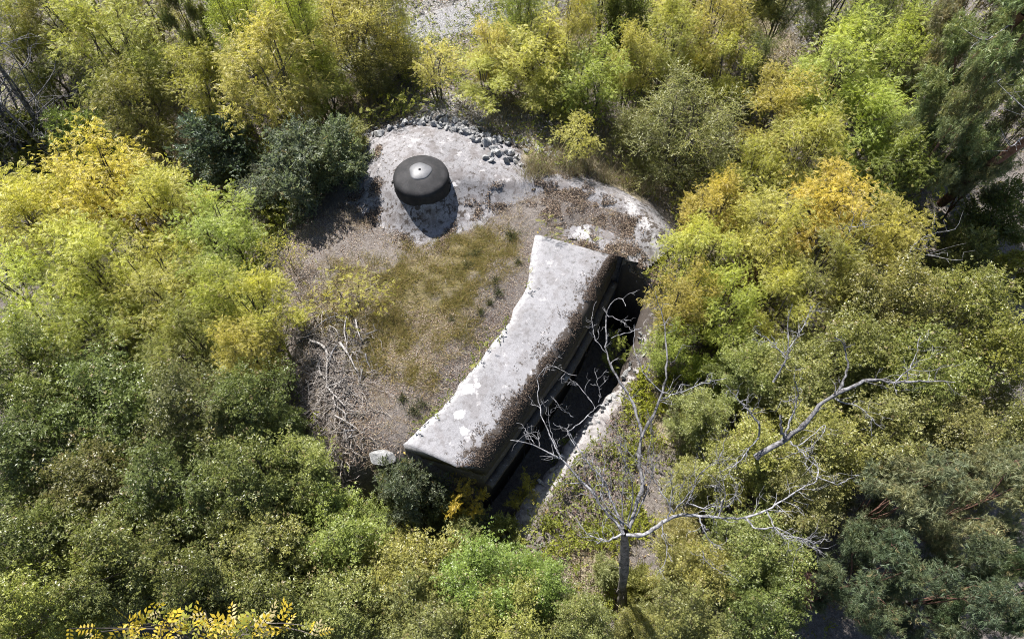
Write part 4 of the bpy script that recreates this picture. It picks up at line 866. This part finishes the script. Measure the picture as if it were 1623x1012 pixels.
def scatter(n, fn, seed):
    """random ground points accepted with probability fn(x,y)"""
    rg = np.random.default_rng(seed); out = []
    while sum(map(len, out)) < n:
        x = rg.uniform(-21, 21, n); y = rg.uniform(1, 27, n); k = rg.random(n) < fn(x, y); out.append(np.c_[x[k], y[k]])
    return np.concatenate(out)[:n]
slab_poly = np.r_[L3[:, :2], W3[::-1, :2]]
mound_poly = np.array([P(a, c, -.1)[:2] for a, c in [(440, 400), (480, 340), (545, 320), (600, 340), (660, 395), (760, 360), (850, 290), (920, 285), (1000, 325), (1055, 372), (1015, 420), (975, 410), (850, 370), (830, 480), (760, 570), (690, 655), (640, 705), (590, 730), (540, 720), (490, 650), (460, 560), (430, 470)]])
def f_mound(x, y): return in_poly(x, y, mound_poly).astype(float)
def blades(name, pts, hmin, hmax, wd, cols, seed, lean=.6, zfun=ground_z, mat=None):
    rg = np.random.default_rng(seed); n = len(pts); z = zfun(pts[:, 0], pts[:, 1]); h = rg.uniform(hmin, hmax, n); d = rg.normal(0, lean, (n, 2)); a = rg.uniform(0, 6.28, n)
    s_ = np.c_[np.cos(a), np.sin(a), np.zeros(n)] * wd[None] if np.ndim(wd) else np.c_[np.cos(a), np.sin(a), np.zeros(n)] * wd
    b0 = np.c_[pts, z - .01]; e = b0 + np.c_[d * h[:, None], h]; m = b0 * .5 + e * .5 + np.c_[-d * h[:, None] * .12, h * .08]
    V = np.stack([b0 - s_, b0 + s_, e + s_ * .15, e - s_ * .15], 1).reshape(-1, 3); C_ = np.asarray(cols)[rg.integers(len(cols), size=n)] * rg.uniform(.7, 1.25, (n, 1))
    att = np.ones((n, 4, 4)); att[..., :3] = C_[:, None]
    return fast_mesh(name, V, np.arange(n * 4).reshape(-1, 4), att.reshape(-1, 4))
def litter(name, pts, smin, smax, cols, seed, zfun=ground_z, lift=.015):
    rg = np.random.default_rng(seed); n = len(pts); pos = np.c_[pts, zfun(pts[:, 0], pts[:, 1]) + lift]; dirs = np.c_[rg.normal(0, 1, (n, 2)), rg.normal(0, .25, n)]
    V, F, A = place(TPL['dryleaf'][0], pos, dirs, rg.uniform(smin, smax, n), rg, 0, .45); A = A.reshape(n, 4, 4); A[..., :3] = (np.asarray(cols)[rg.integers(len(cols), size=n)] * rg.uniform(.7, 1.3, (n, 1)))[:, None]
    return fast_mesh(name, V, F, A.reshape(-1, 4))
BR = [(0.166, 0.12, 0.083), (0.249, 0.195, 0.149), (0.108, 0.0705, 0.0498), (0.299, 0.249, 0.207), (0.0581, 0.0373, 0.029)]; ST_ = [(0.298, 0.248, 0.158), (0.365, 0.315, 0.223), (0.232, 0.174, 0.0911)]; OLV = [(0.206, 0.158, 0.0475), (0.158, 0.134, 0.0356), (0.253, 0.198, 0.0792), (0.119, 0.119, 0.0277)]
lp = scatter(42000, lambda x, y: f_mound(x, y) * np.clip(.45 + 2.2 * fbm(x * .7, y * .7, 90) + 1.2 * fbm(x * 3, y * 3, 91), .05, 1), 1); tag(obj('leaf_litter', litter('leaf_litter', lp, .018, .048, BR, 2), M['tint']), kind='stuff')
gp_ = scatter(36000, lambda x, y: f_mound(x, y) * np.clip(blob(x, y, GRASS) * 1.2 + .6 * (fbm(x * .8, y * .8, 50) > 0) * blob(x, y, GRASS), 0, 1) * np.clip(.35 + 3 * fbm(x * 3.2, y * 3.2, 92), .06, 1), 3)
tag(obj('olive_grass', blades('olive_grass', gp_, .05, .16, .006, OLV, 4, 1.0), M['blade']), kind='stuff')
gp_ = scatter(16000, lambda x, y: f_mound(x, y) * (.2 + .8 * (fbm(x * 1.1, y * 1.1, 51) > .02)) * np.clip(.4 + 3 * fbm(x * 4, y * 4, 93), .08, 1), 5)
tag(obj('straw_grass', blades('straw_grass', gp_, .04, .16, .005, ST_ + BR[:2], 6, 1.2), M['blade']), kind='stuff')
def roof_z(x, y): return np.maximum(ground_z(x, y), roof_h(x, y) + .02)
DK = [(0.033, 0.0228, 0.018), (0.06, 0.042, 0.03), (0.096, 0.072, 0.054), (0.021, 0.0162, 0.0138)]
patch = [(560, 320, .5), (590, 345, .4), (640, 385, .4), (600, 310, .35), (750, 340, .4), (720, 370, .4), (790, 325, .5), (850, 315, .7), (910, 320, .7), (960, 340, .6), (1000, 360, .5), (980, 400, .5), (700, 385, .5), (600, 260, .4), (560, 270, .4), (930, 385, .4), (880, 345, .6), (890, 310, .6), (1010, 405, .5), (1035, 430, .5), (1000, 395, .45), (1040, 470, .4)]
bp_ = scatter(22000, lambda x, y: np.clip(blob(x, y, patch) - .2, 0, 1) * (fbm(x * 2.2, y * 2.2, 52) > -.03) * ~in_poly(x, y, slab_poly) * ~in_poly(x, y, PIT), 7)
tag(obj('dark_leaf_litter', litter('dark_leaf_litter', bp_, .02, .052, DK + BR[:2], 8, roof_z, .02), M['tint']), kind='stuff')
# mossy dead leaves caught on the parapet's rounded shoulder, its shade painted into their browns
sh = []; rg = np.random.default_rng(12)
for k in range(15000):
    i0 = rg.integers(0, NS - 1); t = rg.beta(2.4, 1.5) * 1.8 - .72; f = rg.random()
    L_, q0, q1 = (a[i0] * (1 - f) + a[i0 + 1] * f for a in (L3, R3, W3))
    if t < 0: p = q0 + (L_ - q0) * (-t * .55); zz = p[2] + .03
    else:
        t = min(t, 1.0); p = q0 * (1 - t) + q1 * t; zz = q1[2] + (q0[2] - q1[2]) * math.sqrt(max(0, 1 - t ** 2.2)) + .03
    if fbm(np.array([p[0] * 2.3]), np.array([p[1] * 2.3]), 55)[0] < -.10 + (.16 if t < .05 else 0): continue
    sh.append((p[0], p[1], zz))
sh = np.array(sh); shz = sh[:, 2]
tag(obj('shade_toned_moss_and_leaves', litter('shade_toned_moss_and_leaves', sh[:, :2], .018, .042, DK, 13, lambda x, y: shz, .01), M['tint']), kind='stuff')
# forest floor
def f_out(x, y): return (~in_poly(x, y, mound_poly) & ~in_poly(x, y, slab_poly) & ~in_poly(x, y, PIT) & ~in_poly(x, y, poly)).astype(float) * np.clip(1.2 - np.abs(x) / (6 + y * .75), 0, 1)
up_ = scatter(22000, lambda x, y: f_out(x, y) * (fbm(x * .7, y * .7, 60) > -.06) * (1 - .85 * blob(x, y, STRAW + ROCK)), 14)
rg = np.random.default_rng(15); n = len(up_); pos = np.c_[up_, ground_z(up_[:, 0], up_[:, 1]) + rg.uniform(.02, .45, n)]; dr = rg.normal(0, 1, (n, 3)); dr[:, 2] = np.abs(dr[:, 2]) * .6
u = obj('undergrowth', fast_mesh('undergrowth', *place(TPL['shrub'][0], pos, dr, rg.uniform(.7, 1.3, n), rg, .35)), M['leaf']); u.color = (.17, .19, .05, 1); u['kind'] = 'stuff'
lo = scatter(15000, lambda x, y: f_out(x, y) * (y > 9 + .35 * x) * (fbm(x * .5, y * .5, 70) > -.08) * (1 - .9 * blob(x, y, STRAW + ROCK)), 24)
rg = np.random.default_rng(25); n = len(lo); pos = np.c_[lo, ground_z(lo[:, 0], lo[:, 1]) + rg.uniform(.05, 1.0, n)]; dr = rg.normal(0, 1, (n, 3)); dr[:, 2] = np.abs(dr[:, 2]) * .5
u = obj('low_thicket', fast_mesh('low_thicket', *place(TPL['locust'][0], pos, dr, rg.uniform(.7, 1.3, n), rg, .45)), M['leaf']); u.color = (.25, .26, .04, 1); u['kind'] = 'stuff'
gp_ = scatter(40000, lambda x, y: f_out(x, y) * np.clip(.12 + blob(x, y, STRAW) * 1.3, 0, 1), 16)
tag(obj('dry_grass', blades('dry_grass', gp_, .12, .5, .007, ST_ + [(.22, .2, .1)], 17, .45), M['blade']), kind='stuff')
lp = scatter(24000, f_out, 18); tag(obj('forest_litter', litter('forest_litter', lp, .04, .10, BR + [(.3, .22, .06)], 19), M['tint']), kind='stuff')
gvp = scatter(6000, lambda x, y: np.clip(blob(x, y, ROCK) * 1.2, 0, 1) * f_out(x, y), 20)
tag(obj('pale_pebbles', litter('pale_pebbles', gvp, .05, .14, [(.3, .285, .27), (.2, .193, .187), (.34, .33, .315)], 21), M['tint']), kind='stuff')

wp = scatter(2600, lambda x, y: f_out(x, y) * np.clip(blob(x, y, [(960, 830, 1.0), (930, 880, .9), (1050, 600, 1.0), (1040, 680, .7), (900, 860, .7), (880, 790, .3), (1020, 560, .6), (980, 900, .9), (1090, 560, .8), (1040, 760, .8), (1065, 700, .8), (1030, 820, .7), (1020, 920, .7)]), 0, 1) * (fbm(x * 2, y * 2, 80) > -.02), 26)
rg = np.random.default_rng(27); n = len(wp); pos = np.c_[wp, ground_z(wp[:, 0], wp[:, 1]) + rg.uniform(.02, .3, n)]; dr = rg.normal(0, 1, (n, 3)); dr[:, 2] = np.abs(dr[:, 2]) * .6
u = obj('slope_weeds', fast_mesh('slope_weeds', *place(TPL['shrub'][1], pos, dr, rg.uniform(.6, 1.1, n), rg, .4)), M['leaf']); u.color = (.27, .29, .06, 1); u['kind'] = 'stuff'
sp_ = scatter(5000, lambda x, y: f_out(x, y) * np.clip(blob(x, y, [(980, 720, 1.2), (1000, 640, .9), (950, 790, 1.2), (1040, 440, .7), (1040, 500, .7), (900, 880, 1), (1010, 580, .7), (1035, 400, .6)]), 0, 1), 28)
tag(obj('bank_litter', litter('bank_litter', sp_, .03, .08, [(.11, .07, .058), (.15, .105, .09), (.07, .046, .04), (.2, .17, .15)], 29), M['tint']), kind='stuff')

# tufts of dark grass on the mound, tall dry clumps behind it
def tuft_mesh(seed, n, h, r, cols, lean):
    rg = np.random.default_rng(seed); return blades('grass_tuft', rg.normal(0, r, (n, 2)), h * .5, h, .007, cols, seed, lean, lambda x, y: np.zeros(len(x)))
GT = [(.035, .05, .02), (.06, .075, .03), (.09, .09, .035)]
tm = [tuft_mesh(k, 110, .3, .07, GT, .55) for k in (1, 2, 3)]; dm = [tuft_mesh(k, 260, .75, .2, ST_ + [(.3, .29, .12)], .4) for k in (4, 5)]
for m in tm + dm: m.materials.append(M['blade'])
tufts = [(812, 374, 1.3, 'widest dark grass tuft, nearest the far left corner of the parapet'), (752, 404, 1.0, 'tall dark grass tuft on the olive grass, highest on the mound'), (742, 421, .9, 'dark tuft just below the tall one on the olive grass'),
         (822, 418, .8, 'small dark tuft close to the parapet side, upper one'), (785, 445, .8, 'dark tuft in the middle of the line beside the parapet'), (789, 465, .9, 'dark tuft directly under the middle one of the line'),
         (775, 480, .8, 'dark tuft towards the lower end of the line beside the parapet'), (762, 495, .7, 'faint tuft at the lower end of the line'), (716, 506, .6, 'faint lone tuft left of the parapet waist'),
         (640, 632, 1.0, 'dull tuft near the lower end of the mound, upper left of three'), (668, 640, .9, 'dull tuft near the lower end of the mound, right of three'), (657, 652, 1.0, 'dull tuft near the lower end of the mound, lowest of three')]
for k, (a, c, s_, lab) in enumerate(tufts):
    q = P(a, c, .15); q = P(a, c, gz(q[0], q[1])); o = bpy.data.objects.new('grass_tuft', tm[k % 3]); COL.objects.link(o); o.location = q; o.scale = (s_, s_, s_ * .9); o.rotation_euler = (0, 0, k * 1.3); tag(o, lab, 'grass tuft', 'dark grass tufts on the mound')
clumps = [(845, 262, 'tall straw clump at the right end of the stone bank'), (865, 272, 'straw clump just above the concrete ridge'), (885, 258, 'straw clump below the small yellow sapling'), (842, 280, 'low greenish clump where the ridge meets the stones'), (925, 268, 'straw clump behind the concrete rim, left one'),
          (960, 285, 'straw clump behind the concrete rim, middle one'), (995, 290, 'straw clump at the foot of the large olive aspen'), (905, 275, 'short straw clump on the back of the concrete rim'), (1020, 300, 'straw clump in the shade of the large aspen')]
for k, (a, c, lab) in enumerate(clumps):
    q = P(a, c, .1); q = P(a, c, gz(q[0], q[1])); o = bpy.data.objects.new('grass_clump', dm[k % 2]); COL.objects.link(o); o.location = q; o.rotation_euler = (0, 0, k); o.scale = [.8 + .06 * (k % 4)] * 3; tag(o, lab, 'grass clump', 'tall dry grass behind the bunker')

# grey stone at the near left end of the parapet
q = P(606, 712, 0); q[2] = gz(q[0], q[1]); o = obj('boulder', rock_mesh(77, 3), M['stone']); o.location = (q[0], q[1], q[2] - .02); o.scale = (.5, .32, .2); o.rotation_euler = (.2, .1, .3); tag(o, 'flat pale boulder at the near left corner of the parapet', 'boulder')

# ---------------------------------------------------------------- golden tree top close to the camera
q0 = P(250, 985, 8.5); q0[2] = gz(q0[0], q0[1]); gt = empty('golden_tree', q0, 'golden leaved tree top nearest the camera at the bottom edge', 'tree')
tu = Tubes(); rg = np.random.default_rng(31); tips = []
top = np.array([0, 0, 8.3 - q0[2]]); mid = np.array([.1, -.15, 4.5])
tu.add(np.array([[0, 0, -.3], [.05, -.1, 2.5], mid, top * .85]), [.11, .09, .06, .035], 7)
for (a, c, z) in [(110, 995, 8.2), (160, 1000, 8.3), (205, 990, 8.5), (238, 955, 8.6), (255, 990, 8.5), (300, 1000, 8.4), (325, 965, 8.7), (350, 985, 8.5), (400, 970, 8.6), (395, 1005, 8.3), (280, 1015, 8.3), (330, 1008, 8.3), (215, 1012, 8.4), (480, 990, 8.1), (495, 1005, 8.0), (150, 1015, 8.2), (370, 1012, 8.4)]:
    e = P(a, c, z) - q0; cv = curve(top * .8 + rg.normal(0, .1, 3), e, rg, 8, .08, .05); tu.add(cv, np.linspace(.016, .005, 8), 4); tips.append(cv)
obj('trunk', tu.mesh('trunk'), M['bark'], gt, True)
gl = [fast_mesh('leaf', v.reshape(-1, 3), np.arange(v.size // 3).reshape(-1, 4), np.tile([[.5, y_, .3, 1]], (v.size // 3, 1))) for v, y_ in ((pinnate(.30, 4, .10, .042, 55, .25), .5), (pinnate(.24, 3, .095, .045, 50, .35), .7), (pinnate(.26, 4, .09, .038, 60, .15), .3))]
for m in gl: m.materials.append(M['leaf'])
for cv in tips:
    for k in range(7):
        p = cv[rg.integers(4, 8)] + rg.normal(0, .05, 3); o = bpy.data.objects.new('leaf', gl[rg.integers(3)]); COL.objects.link(o); o.parent = gt; o.location = p
        o.rotation_euler = (rg.normal(0, .5), rg.normal(.2, .5), rg.uniform(0, 6.28)); o.scale = [rg.uniform(.6, 1.05)] * 3; k_ = rg.random(); o.color = (.40, .31, .04, 1) if k_ < .6 else ((.42, .36, .24, 1) if k_ < .8 else (.26, .27, .06, 1))
